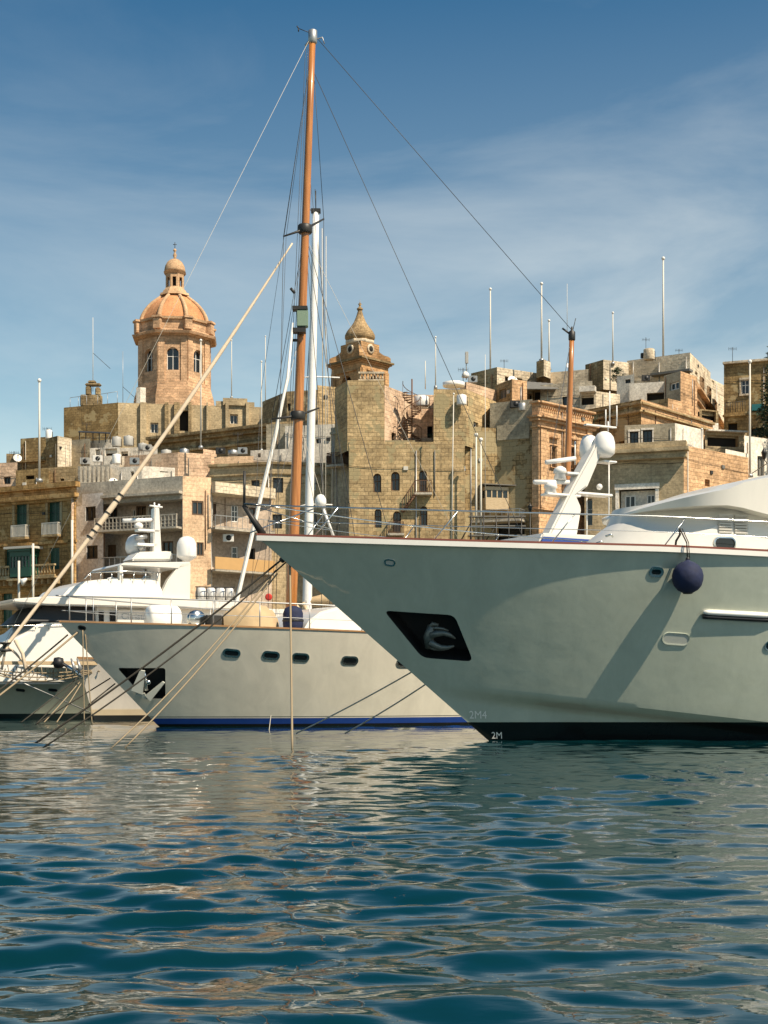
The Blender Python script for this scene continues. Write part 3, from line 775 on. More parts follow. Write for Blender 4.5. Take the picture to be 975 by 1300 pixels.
# folding plough anchor sitting in the pocket
c, n = H2.hit(184, 868); x = (f2.d - n * f2.d.dot(n)).normalized(); y = n.cross(x); y = y if y.z > 0 else -y
def A2(px, py, o): q = c + x * ((px - 184) * c.y / F / .93) + y * (-(py - 868) * c.y / F) + n * o; return q
mb = MB(); mb.tube([A2(179, 848, -.15), A2(184, 862, 0), A2(187, 875, .12)], [.06, .07, .09], 8); mb.ball(A2(188, 863, .12), .10); an = mb.build('anchor', 'steel', Y2)
for tri in ([(176, 849), (182, 849), (184, 879), (170, 876)], [(207, 860), (204, 859), (187, 880), (194, 886)]):
    mb = MB(); q = [A2(px, py, .05 if i < 2 else .22) for i, (px, py) in enumerate(tri)]
    mb.hexa([q[0], q[1], q[2], q[3]] + [p + n * .07 for p in q]); mb.build('fluke', 'gelg', an)
mb = MB(); q = [A2(px, py, .2) for px, py in ((176, 881), (186, 877), (190, 885))]; mb.add(q + [p + n * .06 for p in q], [(0, 1, 2), (5, 4, 3), (0, 3, 4, 1), (1, 4, 5, 2), (2, 5, 3, 0)]); mb.build('fluke', 'gelg', an)
# bow fairlead, rails
porthole(H2, Y2, 104, 797, 9, 5, 'fairlead', frame='dkmetal')
railing(H2, Y2, .1, 24, .93, [.35, 1.1, 2.3, 3.6, 5.0, 6.6, 8.4, 10.4, 12.5, 14.6, 16.8], 1, mid=(.45,), r=.028, lean=.0, mat='galv')
railing(H2, Y2, .1, 24, .93, [1.1, 2.4, 4.4, 6.6, 9, 12], -1, mid=(.45,), r=.028, lean=.0, mat='galv')
mb = MB(); mb.tube([H2.edge(.1, 1, -.1, .93), f2.pt(-.1, 0, zt2 + .94), H2.edge(.1, -1, -.1, .93)], .028, 6); mb.build('railing', 'galv', Y2)
# foredeck gear: drum winch, covered tender, locker, blue cover
def D2(px, t): return f2.on(px, 800, t)[0]
ws = D2(207, 0); zdk = zt2 - .2
mb = MB(); mb.lathe(f2.pt(ws, 0, zdk + .42), [(.01, -.62), (.38, -.6), (.48, -.5), (.50, 0), (.48, .5), (.38, .6), (.01, .62)], 20, ax=(Vector((0, 0, 1)), f2.n, f2.d))
mb.build('liferaft_canister', 'plastic', Y2)
mb = MB(); mb.lathe(f2.pt(ws + 1.05, .5, zdk + .4), [(.01, -.1), (.30, -.1), (.32, 0), (.16, .02), (.16, .2), (.32, .22), (.30, .3), (.01, .3)], 18, ax=(f2.d, Vector((0, 0, 1)), f2.n)); mb.build('windlass', 'steel', Y2)
mb = MB(); mb.box(f2.pt(ws + 1.6, .9, zdk + .25), (.22, .3, .3), f2.axes()); mb.build('deck_locker', 'dkmetal', Y2, bevel=.03)
a0, a1 = D2(284, .6), D2(352, .6)
mb = MB(); vs = []; k = 16; mm_ = 10
for i in range(k + 1):
    t = i / k; s_ = a0 + (a1 - a0) * t; wv = .95 * (math.sin(math.pi * min(1, t * 1.6 + .08) / 2) if t < .6 else math.sin(math.pi * (.5 + .5 * ((1 - t) / .4) ** .6 - .5 + .02)) if t < .99 else .3)
    hh = (.35 + .75 * math.sin(math.pi * (t * .9 + .05)) ** .6) * (1 + .04 * math.sin(i * 2.3))
    for j in range(mm_ + 1):
        an = math.pi * j / mm_; vs.append(f2.pt(s_, .5 + wv * math.cos(an), zdk - .05 + hh * math.sin(an) ** .8 * (1 + .03 * math.sin(3 * i + j))))
mb.add(vs, [(i * (mm_ + 1) + j, i * (mm_ + 1) + j + 1, (i + 1) * (mm_ + 1) + j + 1, (i + 1) * (mm_ + 1) + j) for i in range(k) for j in range(mm_)], True)
tb = mb.build('tender', 'tarp', loc=tuple(f2.pt((a0 + a1) / 2, .5, zdk - .05))); tag(tb, 'small tender wrapped in a tan canvas cover on the foredeck of the blue-striped yacht', 'tender')
c = f2.pt(D2(372, 1.6), 1.6, zdk + .05)
bc = empty('covered_bollard', tuple(c), 'upright navy blue fabric cover beside the wooden mast on the blue-striped yacht', 'deck cover')
mb = MB(); mb.lathe(c, [(.05, -.1), (.34, -.08), (.38, .2), (.37, .6), (.30, .78), (.12, .86), (.01, .87)], 18); mb.build('cover', 'navy', bc)
mb = MB(); mb.lathe(c, [(.385, .28), (.40, .30), (.40, .34), (.385, .36)], 18); mb.build('strap', 'black', bc)
# coach roof
T2 = 2.2
hp = pr(f2, T2, [(383, 806), (396, 787), (411, 776), (440, 768), (470, 766)])
prof = [(hp[0][0], zt2 - .8), (hp[0][0] + .02, hp[0][1])] + hp[1:] + [(30, hp[-1][1] + .1), (31, zt2 - .8)]
mb = MB(); extr(mb, f2, prof, -T2, T2, .12); mb.build('deckhouse', 'gel', Y2, bevel=.1)
up = pr(f2, 1.9, [(655, 715), (685, 690), (691, 676), (752, 676)])
prof = [(up[0][0] - 3, hp[-1][1] - .2), (up[0][0] - .6, up[0][1]), up[1], up[2], (up[2][0] + 8, up[2][1] + .1), (up[2][0] + 9, hp[-1][1] - .2)]
mb = MB(); extr(mb, f2, prof, -1.9, 1.9, .05); fb = mb.build('flybridge', 'gel', Y2, bevel=.06)
a = f2.on(690, 683, 1.93); b_ = f2.on(744, 686, 1.93)
mb = MB(); mb.add([f2.pt(a[0] - .1, 1.93, a[1] - .17), f2.pt(b_[0] + 3, 1.93, b_[1] - .12), f2.pt(b_[0] + 3, 1.93, b_[1] + .04), f2.pt(a[0], 1.93, a[1] + .06)], [(0, 1, 2, 3)])
mb.add([v + f2.n * -.06 for v in [Vector(v) for v in mb.v]], [(3, 2, 1, 0)]); mb.build('stripe', 'blue', fb)
# radar arch (leaning mast)
def A(px, py, t=0): return f2.w(px, py, t)
mb = MB()
lo = [(689, 682), (727, 682), (734, 648), (722, 622)]; 
def slab(mb, fr, pts, t0, t1):
    q = [fr.on(px, py, (t0 + t1) / 2) for px, py in pts]; extr(mb, fr, q, t0, t1)
slab(mb, f2, [(690, 682), (727, 682), (733, 646), (726, 630), (741, 618), (752, 592), (768, 556), (757, 553), (744, 578), (722, 618)], -.35, .35)
ar = mb.build('radar_arch', 'gel', Y2, bevel=.08)
def barp(pts, r, k=8, mat='plastic', name='spreader', par=None, t=0.):
    mb = MB(); mb.tube([A(px, py, t) for px, py in pts], r, k); return mb.build(name, mat, par or ar)
mb = MB(); mb.box(A(750, 628, 0), (.95, .3, .05), f2.axes()); mb.box(A(712, 629, 0), (.85, .28, .05), f2.axes()); mb.build('shelf', 'plastic', ar, bevel=.02)
mb = MB(); mb.box(A(727, 602, 0), (.45, .25, .05), f2.axes()); mb.box(A(770, 587, 0), (.35, .3, .04), f2.axes()); mb.build('shelf', 'plastic', ar, bevel=.02)
for (px0, px1, py0, py1) in ((678, 722, 612, 612), (693, 730, 587, 582)):
    mb = MB(); a = A(px0, py0); b_ = A(px1, py1); mb.tube([a, b_], .10, 8); mb.build('radar_scanner', 'plastic', ar)
for px, py in ((699, 620), (711, 601)):
    mb = MB(); mb.lathe(A(px, py), [(.02, -.3), (.28, -.26), (.22, -.02), (.30, .02), (.25, .2), (.1, .3), (.01, .3)], 16); mb.build('radar_base', 'plastic', ar)
for px, py, r_, h_ in ((767, 566, .47, .62), (748, 570, .42, .58)):
    mb = MB(); c = A(px, py, .25 if px > 750 else -.35); mb.lathe(c, [(.05, -.5), (r_ * .62, -.48), (r_ * .96, -.34), (r_, -.1), (r_ * .98, .12), (r_ * .85, .36), (r_ * .6, .52), (r_ * .3, .6), (.01, .62)], 24); mb.build('radome', 'plastic', ar)
mb = MB(); mb.box(A(762, 541, 0), (.80, .1, .03), f2.axes()); mb.build('spreader', 'plastic', ar)
for px, p0, p1 in ((769, 541, 520), (783, 541, 515), (774, 541, 497), (772, 549, 535)):
    mb = MB(); mb.tube([A(px, p0), A(px, p1)], .028, 6); mb.build('antenna', 'plastic', ar)
for px, p0, p1 in ((773, 587, 665), (745, 632, 690), (730, 560, 590)):
    mb = MB(); mb.tube([A(px, p0, -.5), A(px, p1, -.5)], .03, 6); mb.build('antenna', 'plastic', ar)
mb = MB(); mb.ball(A(761, 618), .13); mb.build('antenna', 'plastic', ar)
# small dome on a raked pole
mb = MB(); mb.tube([f2.w(425, 685, -1.5), f2.w(410, 645, -1.5)], .055, 8); po = mb.build('antenna_pole', 'plastic', Y2)
mb = MB(); c = f2.w(407, 635, -1.5); mb.lathe(c, [(.05, -.27), (.2, -.25), (.23, -.1), (.22, .05), (.13, .2), (.01, .24)], 18); mb.build('radome', 'plastic', po)

# ====================================================================== ketch with varnished wooden masts
f3 = Frame(98, 836, 61, 30)
Y3 = empty('ketch', (f3.pt(.6, 0, 0).x, f3.pt(.6, 0, 0).y, 0), 'tall two-masted ketch with varnished wooden masts, cream hull and rope-netted bowsprit', 'sailing boat')
zt3 = f3.ztip
H3 = Hull(f3, 32, .75, 3.1, lambda s: zt3 - .5 * math.sin(min(1, s / 20) * 1.57), wl=(.5, 1.9), dk=(.38, 2.3), g=1.4)
H3.make('hull', 'hull3', Y3, nu=60, nv=24)
mb = MB()
for sd in (1, -1): H3.sweep(mb, 0, 31.9, sd, .07, 0, .08)
mb.build('cap_rail', 'teak', Y3)
bs = [f3.pt(1.2, 0, zt3 + .05), f3.pt(-4.6, 0, PZ(841, 58.8))]
mb = MB(); 
for dt in (-.26, 0, .26): mb.hexa([f3.pt(.8, dt - .12, zt3 - .28), f3.pt(-4.3, dt * .6 - .07, 2.36), f3.pt(-4.3, dt * .6 + .07, 2.36), f3.pt(.8, dt + .12, zt3 - .28), f3.pt(.8, dt - .12, zt3 - .12), f3.pt(-4.3, dt * .6 - .07, 2.5), f3.pt(-4.3, dt * .6 + .07, 2.5), f3.pt(.8, dt + .12, zt3 - .12)])
mb.build('bowsprit', 'palew', Y3)
mb = MB()
for i in range(15):
    t = i / 14; a = f3.pt(.8 - 4.9 * t, .35 * (1 - t) + .1, 2.2 + .25 * t - .05); d_ = .42 * math.sin(math.pi * t) + .1
    mb.tube([a, a + Vector((.05, 0, -d_ * .6)), f3.pt(.7 - 4.9 * t, 0, 2.2 - d_), f3.pt(.8 - 4.9 * t, -.35 * (1 - t) - .1, 2.2)], .02, 4)
for w_ in (.35, .7, 1.): mb.tube([f3.pt(.8 - 4.9 * i / 14, .2, 2.2 - w_ * (.42 * math.sin(math.pi * i / 14) + .1)) for i in range(15)], .028, 5)
mb.build('safety_net', 'ropet', Y3)
mb = MB(); mb.tube([f3.pt(-4.2, 0, 2.4), f3.pt(.65, 0, .3)], .03, 5); mb.build('bobstay', 'galv', Y3)
# stockless anchor catted at the bow
ac = P(88, 845, 60.0)
mb = MB(); mb.tube([ac + Vector((-.35, 0, .12)), ac + Vector((.35, 0, -.3)), ac + Vector((.5, 0, -.5))], [.07, .08, .1], 8); an = mb.build('anchor', 'steel', Y3)
mb = MB(); mb.lathe(ac + Vector((-.45, 0, .12)), [(.02, -.2), (.22, -.18), (.25, 0), (.2, .18), (.02, .2)], 14, ax=(Vector((0, 1, 0)), Vector((0, 0, 1)), Vector((1, 0, 0)))); mb.build('roller', 'black', an)
for dx in (.1, .35):
    mb = MB(); mb.tube([ac + Vector((dx, -.1, .3)), ac + Vector((dx + .15, -.15, -.1)), ac + Vector((dx + .05, -.1, -.35))], [.04, .09, .03], 6); mb.build('fluke', 'galv', an)
# masts
def K(px, py, s_=None, t=0): return f3.w(px, py, t)
mt, mbse = P(397, 42, 66.3), P(367, 800, 65.9)
def spar(a, b, r0, r1, k=14, n=8):
    mb = MB(); mb.tube([a.lerp(b, i / n) for i in range(n + 1)], [r0 + (r1 - r0) * (i / n) for i in range(n + 1)], k); return mb
M1 = spar(mbse + Vector((0, 0, -1.5)), mt, .275, .15).build('mast', 'mastw', Y3)
mb = MB(); c = mt; mb.lathe(c, [(.16, -.5), (.21, -.45), (.21, .1), (.1, .16), (.02, .2)], 12); mb.tube([c + Vector((-.1, 0, -.3)), c + Vector((-.35, 0, -.6))], .05, 6); mb.tube([c + Vector((.1, 0, -.3)), c + Vector((.45, 0, -.2)), c + Vector((.55, 0, -.5))], .03, 6)
mb.build('masthead_fitting', 'galv', M1)
mb = MB(); mb.tube([c + Vector((-.1, 0, 0)), P(379, 36, 66.3)], .018, 5); mb.tube([P(379, 36, 66.3), P(377, 33, 66.3)], .03, 5); mb.tube([P(379, 36, 66.3), P(379, 40, 66.3)], .03, 5); mb.build('wind_vane', 'dkmetal', M1)
def mp_(py):  # point on the main mast axis at picture height py
    t = (800 - py) / (800 - 42); return mbse.lerp(mt, t)
def mspread(py, lpx, lpy, rpx, rpy):
    c = mp_(py); mb = MB(); a = P(lpx, lpy, 65.4); b_ = P(rpx, rpy, 67.2); mb.tube([a, c, b_], [.04, .075, .045], 6); mb.lathe(c, [(.3, -.2), (.34, -.15), (.34, .15), (.3, .2)], 12); mb.build('spreader', 'dkmetal', M1); return a, b_
s1a, s1b = mspread(292, 360, 300, 411, 278)
s2a, s2b = mspread(529, 345, 532, 405, 518)
mb = MB(); c = P(384, 405, 65.6); mb.box(c, (.26, .22, .38)); mb.build('mast_lamp_box', plain('verdigris_box', (.20, .28, .20), .7), M1, bevel=.03)
for fn_ in (lambda m: m.box(P(381, 392, 65.6), (.35, .25, .08)), lambda m: m.box(P(380, 420, 65.6), (.3, .22, .10)), lambda m: m.tube([P(378, 432, 65.7), P(372, 432, 65.7)], .07, 6), lambda m: m.tube([P(374, 372, 65.9), P(369, 366, 65.9)], .07, 6)):
    mb = MB(); fn_(mb); mb.build('mast_bracket', 'dkmetal', M1)
zt_b, zb_b = P(726, 424, 74), P(714, 800, 74)
M2 = spar(zb_b, zt_b, .22, .13).build('mast', 'mastw', Y3)
mb = MB(); c = zt_b; mb.lathe(c, [(.14, -.35), (.18, -.3), (.18, .1), (.06, .2), (.05, .35), (.01, .4)], 12); mb.tube([c + Vector((-.1, 0, 0)), c + Vector((-.5, 0, .3))], .05, 6); mb.tube([c, P(731, 404, 74)], .02, 5); mb.build('masthead_fitting', 'dkmetal', M2)
def wire(a, b, r=.014, mat='wire', name='stay', k=2):
    mb = MB(); mb.tube([Vector(a).lerp(Vector(b), i / (k - 1)) for i in range(k)], r, 5); return mb.build(name, mat, Y3)
wire(mt, zt_b + Vector((0, 0, .2)), .016)
wire(mt, P(-1, 830, 58.9), .009, 'wirel')
wire(mp_(85), P(717, 800, 72), .016)
wire(mp_(300), P(640, 800, 70), .009, 'wirel')
for tp, sp_, bt, r_ in ((mp_(60), s1a, P(350, 790, 64.0), .014), (mp_(60), s1b, P(408, 790, 67.5), .014), (mp_(296), s2a, P(340, 790, 63.8), .014), (mp_(296), s2b, P(420, 790, 67.6), .014),
                        (mp_(62), s1a + Vector((.12, 0, 0)), P(345, 790, 64.0), .010), (mp_(300), s2a + Vector((.2, 0, 0)), P(330, 790, 63.8), .010)):
    mb = MB(); mb.tube([tp, sp_], r_, 5); mb.tube([sp_, bt], r_, 5); mb.build('shroud', 'wire', Y3)
for a, b_, r_, m_ in ((mp_(296), P(470, 800, 68), .016, 'wire'), (mp_(296), P(528, 800, 69), .016, 'wire'), (mp_(200), P(456, 800, 68), .010, 'wire'), (mp_(530), P(430, 800, 66.6), .012, 'wire'), (mp_(530), P(460, 800, 66.6), .010, 'wirel'),
                      (mp_(60), P(331, 500, 64.6), .009, 'wire'), (P(331, 500, 64.6), P(318, 790, 64), .009, 'wire'), (mp_(530), P(305, 790, 63.8), .010, 'wire'), (mp_(420), P(290, 800, 64), .010, 'wirel'), (zt_b, P(690, 640, 73), .010, 'wire'), (zt_b, P(735, 640, 75), .010, 'wire'), (zt_b, P(660, 800, 73), .010, 'wire')):
    wire(a, b_, r_, m_, 'shroud')
for px in (388, 391):
    wire(P(px, 60, 66.2), P(px - 22, 560, 65.8), .012, 'wire', 'halyard')
# furled headsail on its stay
fa, fb_ = P(8, 820, 59.2), P(371, 309, 65.9)
mb = MB(); pts = []; rs = []; nn_ = 60
for i in range(nn_ + 1):
    t = i / nn_; p = fa.lerp(fb_, t); p.z -= .5 * math.sin(math.pi * t); pts.append(p)
    r_ = .076 + .045 * math.exp(-((t - .33) / .08) ** 2) + .015 * math.exp(-((t - .65) / .2) ** 2) - .04 * max(0, t - .7) / .3
    rs.append(r_ * (1 + .06 * math.sin(i * 1.9)))
mb.tube(pts, rs, 10); fsail = mb.build('furled_headsail', 'cream', Y3)
mb = MB()
for t in (.27, .285, .30, .33, .36, .375): 
    p = fa.lerp(fb_, t); p.z -= .5 * math.sin(math.pi * t); dr = (fb_ - fa).normalized(); u_ = dr.cross(Vector((0, 1, 0))).normalized(); v_ = dr.cross(u_)
    mb.lathe(p, [(.155, -.025), (.165, 0), (.155, .025)], 12, ax=(u_, v_, dr))
mb.build('sail_tie', 'dkmetal', fsail)
mb = MB(); mb.lathe(fa + Vector((-.05, 0, -.15)), [(.05, -.1), (.28, -.08), (.28, 0), (.1, .03), (.1, .2), (.24, .24), (.24, .3), (.02, .3)], 16); mb.build('furling_drum', 'dkmetal', Y3)
mb = MB()
for i in range(5):
    a = fa + Vector((random.uniform(-.3, .4), 0, random.uniform(-.1, .3))); e = fa + Vector((random.uniform(-.5, 1.1), random.uniform(-.3, .3), -1.0 + random.uniform(-.1, .3)))
    mb.tube([a, a.lerp(e, .5) + Vector((random.uniform(-.2, .2), 0, .1)), e], random.uniform(.03, .08), 6)
mb.build('sheet_lines', 'cream', Y3)
# shroud base rigging with spare rope & red horseshoe buoy on the ketch's foredeck
mb = MB(); c = P(341, 758, 66); mb.lathe(c, [(.08, -.05), (.14, -.05), (.17, 0), (.14, .05), (.08, .05)], 14, ax=(Vector((1, 0, 0)), Vector((0, 0, 1)), Vector((0, 1, 0)))); mb.build('lifebuoy', 'red', Y3)

# ====================================================================== sailing yacht with the white mast
f5 = Frame(272, 848, 80, 30)
Y5 = empty('sailing_yacht', (f5.pt(1, 0, 0).x, f5.pt(1, 0, 0).y, 0), 'sailing yacht with a white metal mast and tan sail cover, moored behind the wooden-masted ketch', 'sailing boat')
H5 = Hull(f5, 20, 1.6, 2.3, lambda s: 2.2 - .4 * math.sin(min(1, s / 14) * 1.57), g=1.3); H5.make('hull', 'gel', Y5, nu=40, nv=16)
mb = MB(); extr(mb, f5, [(5, 1.6), (6.5, 2.6), (12, 2.7), (12.5, 1.6)], -1.3, 1.3, .2); mb.build('coach_roof', 'gel', Y5, bevel=.08)
wt, wb = P(401, 270, 84), P(388, 850, 84)
mb = MB(); mb.tube([wb.lerp(wt, i / 10) for i in range(11)], [.30 + (.20 - .30) * i / 10 for i in range(11)], 12); WM = mb.build('mast', 'mastl', Y5)
mb = MB(); mb.box(wt + Vector((0, 0, .1)), (.28, .2, .1)); mb.tube([wt, wt + Vector((0, 0, 1.3))], .025, 5); mb.tube([wt + Vector((-.2, 0, 0)), wt + Vector((-.7, 0, .7))], .02, 5); mb.tube([wt, P(400, 240, 84)], .02, 5); mb.build('masthead_fitting', 'dkmetal', WM)
for py, w_ in ((478, 36), (640, 30)):
    c = wb.lerp(wt, (850 - py) / 580.); mb = MB(); mb.tube([c + Vector((-w_ * .018, -.3, -.15)), c, c + Vector((w_ * .045, .3, 0))], .04, 6); mb.build('spreader', 'mastl', WM)
mb = MB(); mb.tube([P(372, 410, 84), P(365, 480, 83), P(348, 560, 82.5), P(322, 670, 81.6), P(299, 770, 80.8), P(284, 835, 80.2)], [.05, .09, .115, .12, .13, .12], 10); mb.build('furled_headsail', 'whitep', Y5)
mb = MB(); mb.tube([P(387, 765, 83.9), P(432, 757, 85), P(480, 766, 87)], [.22, .42, .2], 10); mb.build('sail_cover', 'tarp', Y5)
mb = MB(); mb.tube([P(386, 768, 84), P(490, 772, 88)], .11, 8); mb.build('boom', 'palew', Y5)
mb = MB(); mb.tube([P(372, 762, 83.5), P(392, 795, 83.7)], .13, 6); mb.tube([P(384, 765, 83.5), P(400, 795, 83.7)], .12, 6); mb.build('boom_crutch', 'palew', Y5)
for a, b_ in (((402, 275), (440, 790)), ((402, 275), (372, 790)), ((400, 480), (420, 790)), ((409, 290), (410, 790)), ((414, 300), (413, 790))):
    mb = MB(); mb.tube([P(*a, 84), P(*b_, 84.5)], .022, 5); mb.build('shroud', 'wirel' if a[0] > 405 else 'wire', Y5)

# ====================================================================== flybridge yacht at the left
f4 = Frame(-150, 842, 62, 30)
Y4 = empty('flybridge_yacht', (f4.pt(2.5, 0, 0).x, f4.pt(2.5, 0, 0).y, 0), 'white flybridge yacht at far left with wraparound dark windscreen and two big radomes', 'yacht')
H4 = Hull(f4, 30, 2.5, 3.0, lambda s: f4.ztip - .3 * min(1, s / 12), wl=(.5, 1.8), dk=(.36, 2.2), g=1.5); H4.make('hull', 'hull4', Y4, nu=70, nv=30)
mb = MB()
for sd in (1, -1): H4.sweep(mb, 0, 29.9, sd, .06, 0, .06)
mb.build('rub_rail', 'whitep', Y4)
for px in (26, 67): porthole(H4, Y4, px, 876, 11, 3.4, 'hull_window', frame='dkmetal', rim=.03)
T4 = 2.4
def pf(pts, t=T4): return pr(f4, t, pts)
mb = MB(); q = pf([(-60, 842), (-5, 822), (40, 800), (52, 790), (120, 789), (240, 794)]); z_ = q[0][1] - .9
extr(mb, f4, [(q[0][0], z_)] + q + [(q[-1][0] + 6, q[-1][1]), (q[-1][0] + 6, z_)], -T4, T4, .08); mb.build('foredeck_trunk', 'gel', Y4, bevel=.12)
mb = MB(); q = pf([(33, 790), (58, 767), (122, 766), (122, 790)], 2.2); extr(mb, f4, q, -2.2, 2.2, .1); ws_ = mb.build('windscreen', 'black', Y4, bevel=.05)
mb = MB(); q = pf([(122, 792), (122, 766), (250, 770), (250, 800)], 2.15); q[-1] = (q[-1][0] + 5, q[-1][1]); q[-2] = (q[-2][0] + 5, q[-2][1]); extr(mb, f4, q, -2.15, 2.15, .03); mb.build('saloon', 'gel', Y4, bevel=.05)
for (x0, x1) in ((126, 132), (140, 149), (152, 162)):
    a = f4.on(x0, 776, 2.2); b_ = f4.on(x1, 789, 2.2); mb = MB(); extr(mb, f4, [(a[0], a[1]), (b_[0], a[1]), (b_[0], b_[1]), (a[0], b_[1])], 2.05, 2.19); mb.build('window', 'tint', Y4)
a = f4.on(174, 783, 2.22); c = f4.pt(a[0], 2.2, a[1])
nb = MB(); nb.box(c, (.95, .02, .30), f4.axes()); nb = nb.build('name_board', 'gel', Y4)
cu_ = textmesh('Christina', .42, c, f4.d, Vector((0, 0, 1)), f4.n, 'lettering', 'galv', nb, None, .03)
# flybridge deck slab and coaming
mb = MB(); q = pf([(17, 760), (17, 765), (60, 768), (300, 774), (300, 764), (120, 757), (60, 757)], 2.7); extr(mb, f4, q, -2.7, 2.7); mb.build('flybridge_deck', 'gel', Y4, bevel=.06)
mb = MB(); q = pf([(78, 759), (90, 746), (112, 737), (150, 733), (203, 734), (212, 762)], 2.3); extr(mb, f4, q, -2.3, 2.3, .1); mb.build('flybridge_coaming', 'gel', Y4, bevel=.12)
mb = MB(); q = pf([(203, 760), (214, 736), (228, 718), (233, 714), (243, 714), (242, 762)], 2.2)
extr(mb, f4, q, 1.75, 2.15); ra = mb.build('radar_arch', 'gel', Y4, bevel=.05); mb = MB(); extr(mb, f4, q, -2.15, -1.75); mb.build('arch_leg', 'gel', ra, bevel=.05)
mb = MB(); q = pf([(153, 718), (158, 714), (243, 713), (240, 719), (226, 722)], 2.2); extr(mb, f4, q, -2.15, 2.15); mb.build('arch_top', 'gel', ra, bevel=.04)
mb = MB(); q = pf([(153, 717), (157, 717), (157, 738), (153, 738)], 2.2); extr(mb, f4, q, 1.8, 2.1); mb.build('arch_strut', 'gel', ra)
def B4(px, py, t=0.): return f4.w(px, py, t)
mb = MB(); q = pf([(160, 713), (170, 702), (205, 701), (213, 702), (213, 713)], 0); extr(mb, f4, q, -.7, .7); mb.build('mast_fairing', 'gel', ra, bevel=.08)
mb = MB(); q = pf([(192, 702), (194, 645), (200, 645), (203, 702)], 0); extr(mb, f4, q, -.25, .25); ms_ = mb.build('signal_mast', 'gel', ra, bevel=.04)
mb = MB(); mb.tube([B4(190, 642), B4(206, 644)], .05, 6); mb.tube([B4(196, 645), B4(196, 638)], .04, 6); mb.tube([B4(201, 645), B4(202, 640)], .06, 6); mb.build('aerial', 'plastic', ms_)
mb = MB(); mb.tube([B4(156, 661), B4(196, 660)], .10, 8); mb.build('radar_scanner', 'plastic', ms_)
mb = MB(); mb.lathe(B4(176, 667), [(.02, -.15), (.2, -.12), (.22, 0), (.12, .12), (.01, .15)], 14); mb.build('radar_base', 'plastic', ms_)
mb = MB(); mb.box(B4(187, 674), (.55, .25, .06), f4.axes()); mb.box(B4(185, 692), (.5, .25, .07), f4.axes()); mb.build('shelf', 'plastic', ms_, bevel=.02)
mb = MB(); mb.tube([B4(172, 683), B4(186, 681)], .12, 8); mb.tube([B4(176, 697), B4(182, 693)], .14, 8); mb.build('searchlight', 'galv', ms_)
mb = MB(); mb.lathe(B4(172, 700, -.8), [(.1, -.15), (.42, -.1), (.5, .1), (.47, .4), (.36, .66), (.18, .8), (.01, .83)], 24); mb.build('radome', 'plastic', ra)
mb = MB(); mb.lathe(B4(237, 710, 1.2), [(.08, -.15), (.34, .02), (.46, .1), (.48, .16), (.48, .52), (.45, .78), (.33, 1.0), (.14, 1.09), (.01, 1.11)], 24); mb.build('radome', 'plastic', ra)
mb = MB(); mb.lathe(B4(188, 731, 1.0), [(.02, -.2), (.14, -.16), (.12, .05), (.02, .1)], 12); mb.tube([B4(185, 722, 1.), B4(186, 745, 1.)], .05, 6); mb.build('searchlight', 'galv', Y4)
mb = MB(); mb.lathe(B4(142, 742, 1.2), [(.02, -.4), (.5, -.35), (.45, .0), (.2, .3), (.01, .35)], 16); mb.build('helm_seat', 'plastic', Y4)
ro = MB(); ro.tube([B4(115, 727, 2.2), B4(160, 725, 2.2), B4(205, 727, 2.2)], .03, 5); ro.tube([B4(107, 735, 2.2), B4(115, 727, 2.2)], .03, 5); ro = ro.build('railing', 'steel', Y4)
for px in (115, 128, 142, 156, 170, 185, 200):
    mb = MB(); mb.tube([B4(px, 727, 2.2), B4(px, 738, 2.2)], .02, 5); mb.build('stanchion', 'steel', ro)
for (x0, x1) in ((250, 261), (263, 273), (275, 285), (287, 296)):
    mb = MB(); a, b_ = B4(x0, 755, 1.9), B4(x1, 756, 1.9); dr = (b_ - a).normalized(); u_ = Vector((0, 0, 1)); v_ = dr.cross(u_)
    ln = (b_ - a).length; mb.lathe(a, [(.02, 0), (.3, .03), (.38, .12), (.40, ln / 2), (.38, ln - .12), (.3, ln - .03), (.02, ln)], 18, ax=(u_, v_, dr)); lr = mb.build('liferaft_canister', 'plastic', Y4)
mb = MB()
for px in (250, 262, 274, 286, 297): mb.tube([B4(px, 745, 2.4), B4(px, 766, 2.4)], .03, 5)
mb.tube([B4(248, 745, 2.4), B4(298, 746, 2.4)], .03, 5); mb.tube([B4(248, 757, 2.4), B4(298, 758, 2.4)], .02, 5); mb.build('railing', 'dkmetal', Y4)
mb = MB(); mb.tube([f4.w(x_, 794 - (x_ > 60) * 2, 2.3) for x_ in (-10, 20, 60, 100, 130)], .02, 5)
for px in (10, 45, 62, 100): mb.tube([f4.w(px, 793, 2.3), f4.w(px, 799, 2.3)], .02, 5)
mb.build('railing', 'steel', Y4)

# ====================================================================== mooring ropes
G = 'mooring ropes of the yachts'
rope(P(363, 706, 37.0), P(43, 945, 36), .030, .12, 'dark heavy mooring rope from the largest yacht, upper of the crossing pair at left', 'ropeb', group=G)
rope(P(365, 712, 37.1), P(55, 949, 34.5), .022, .2, 'dark mooring rope from the largest yacht, lower of the crossing pair at left', 'ropeb', group=G)
rope(P(352, 728, 37.3), P(158, 950, 34), .020, .15, 'tan mooring rope of the largest yacht reaching the water right of its twin', 'ropet', group=G)
rope(P(350, 724, 37.1), P(140, 951, 33.5), .018, .2, 'tan mooring rope of the largest yacht reaching the water left of its twin', 'ropet', group=G)
rope(P(368, 711, 37.2), P(371, 951, 33.8), .028, .0, 'brown rope hanging straight down from the bow of the largest yacht into the water', 'ropet', group=G)
mb = MB(); a = P(357, 712, 37.0); b_ = P(366, 703, 37.1); mb.tube([a, b_], [.08, .12], 8); o = mb.build('bow_fairlead', 'dkmetal', Y1)
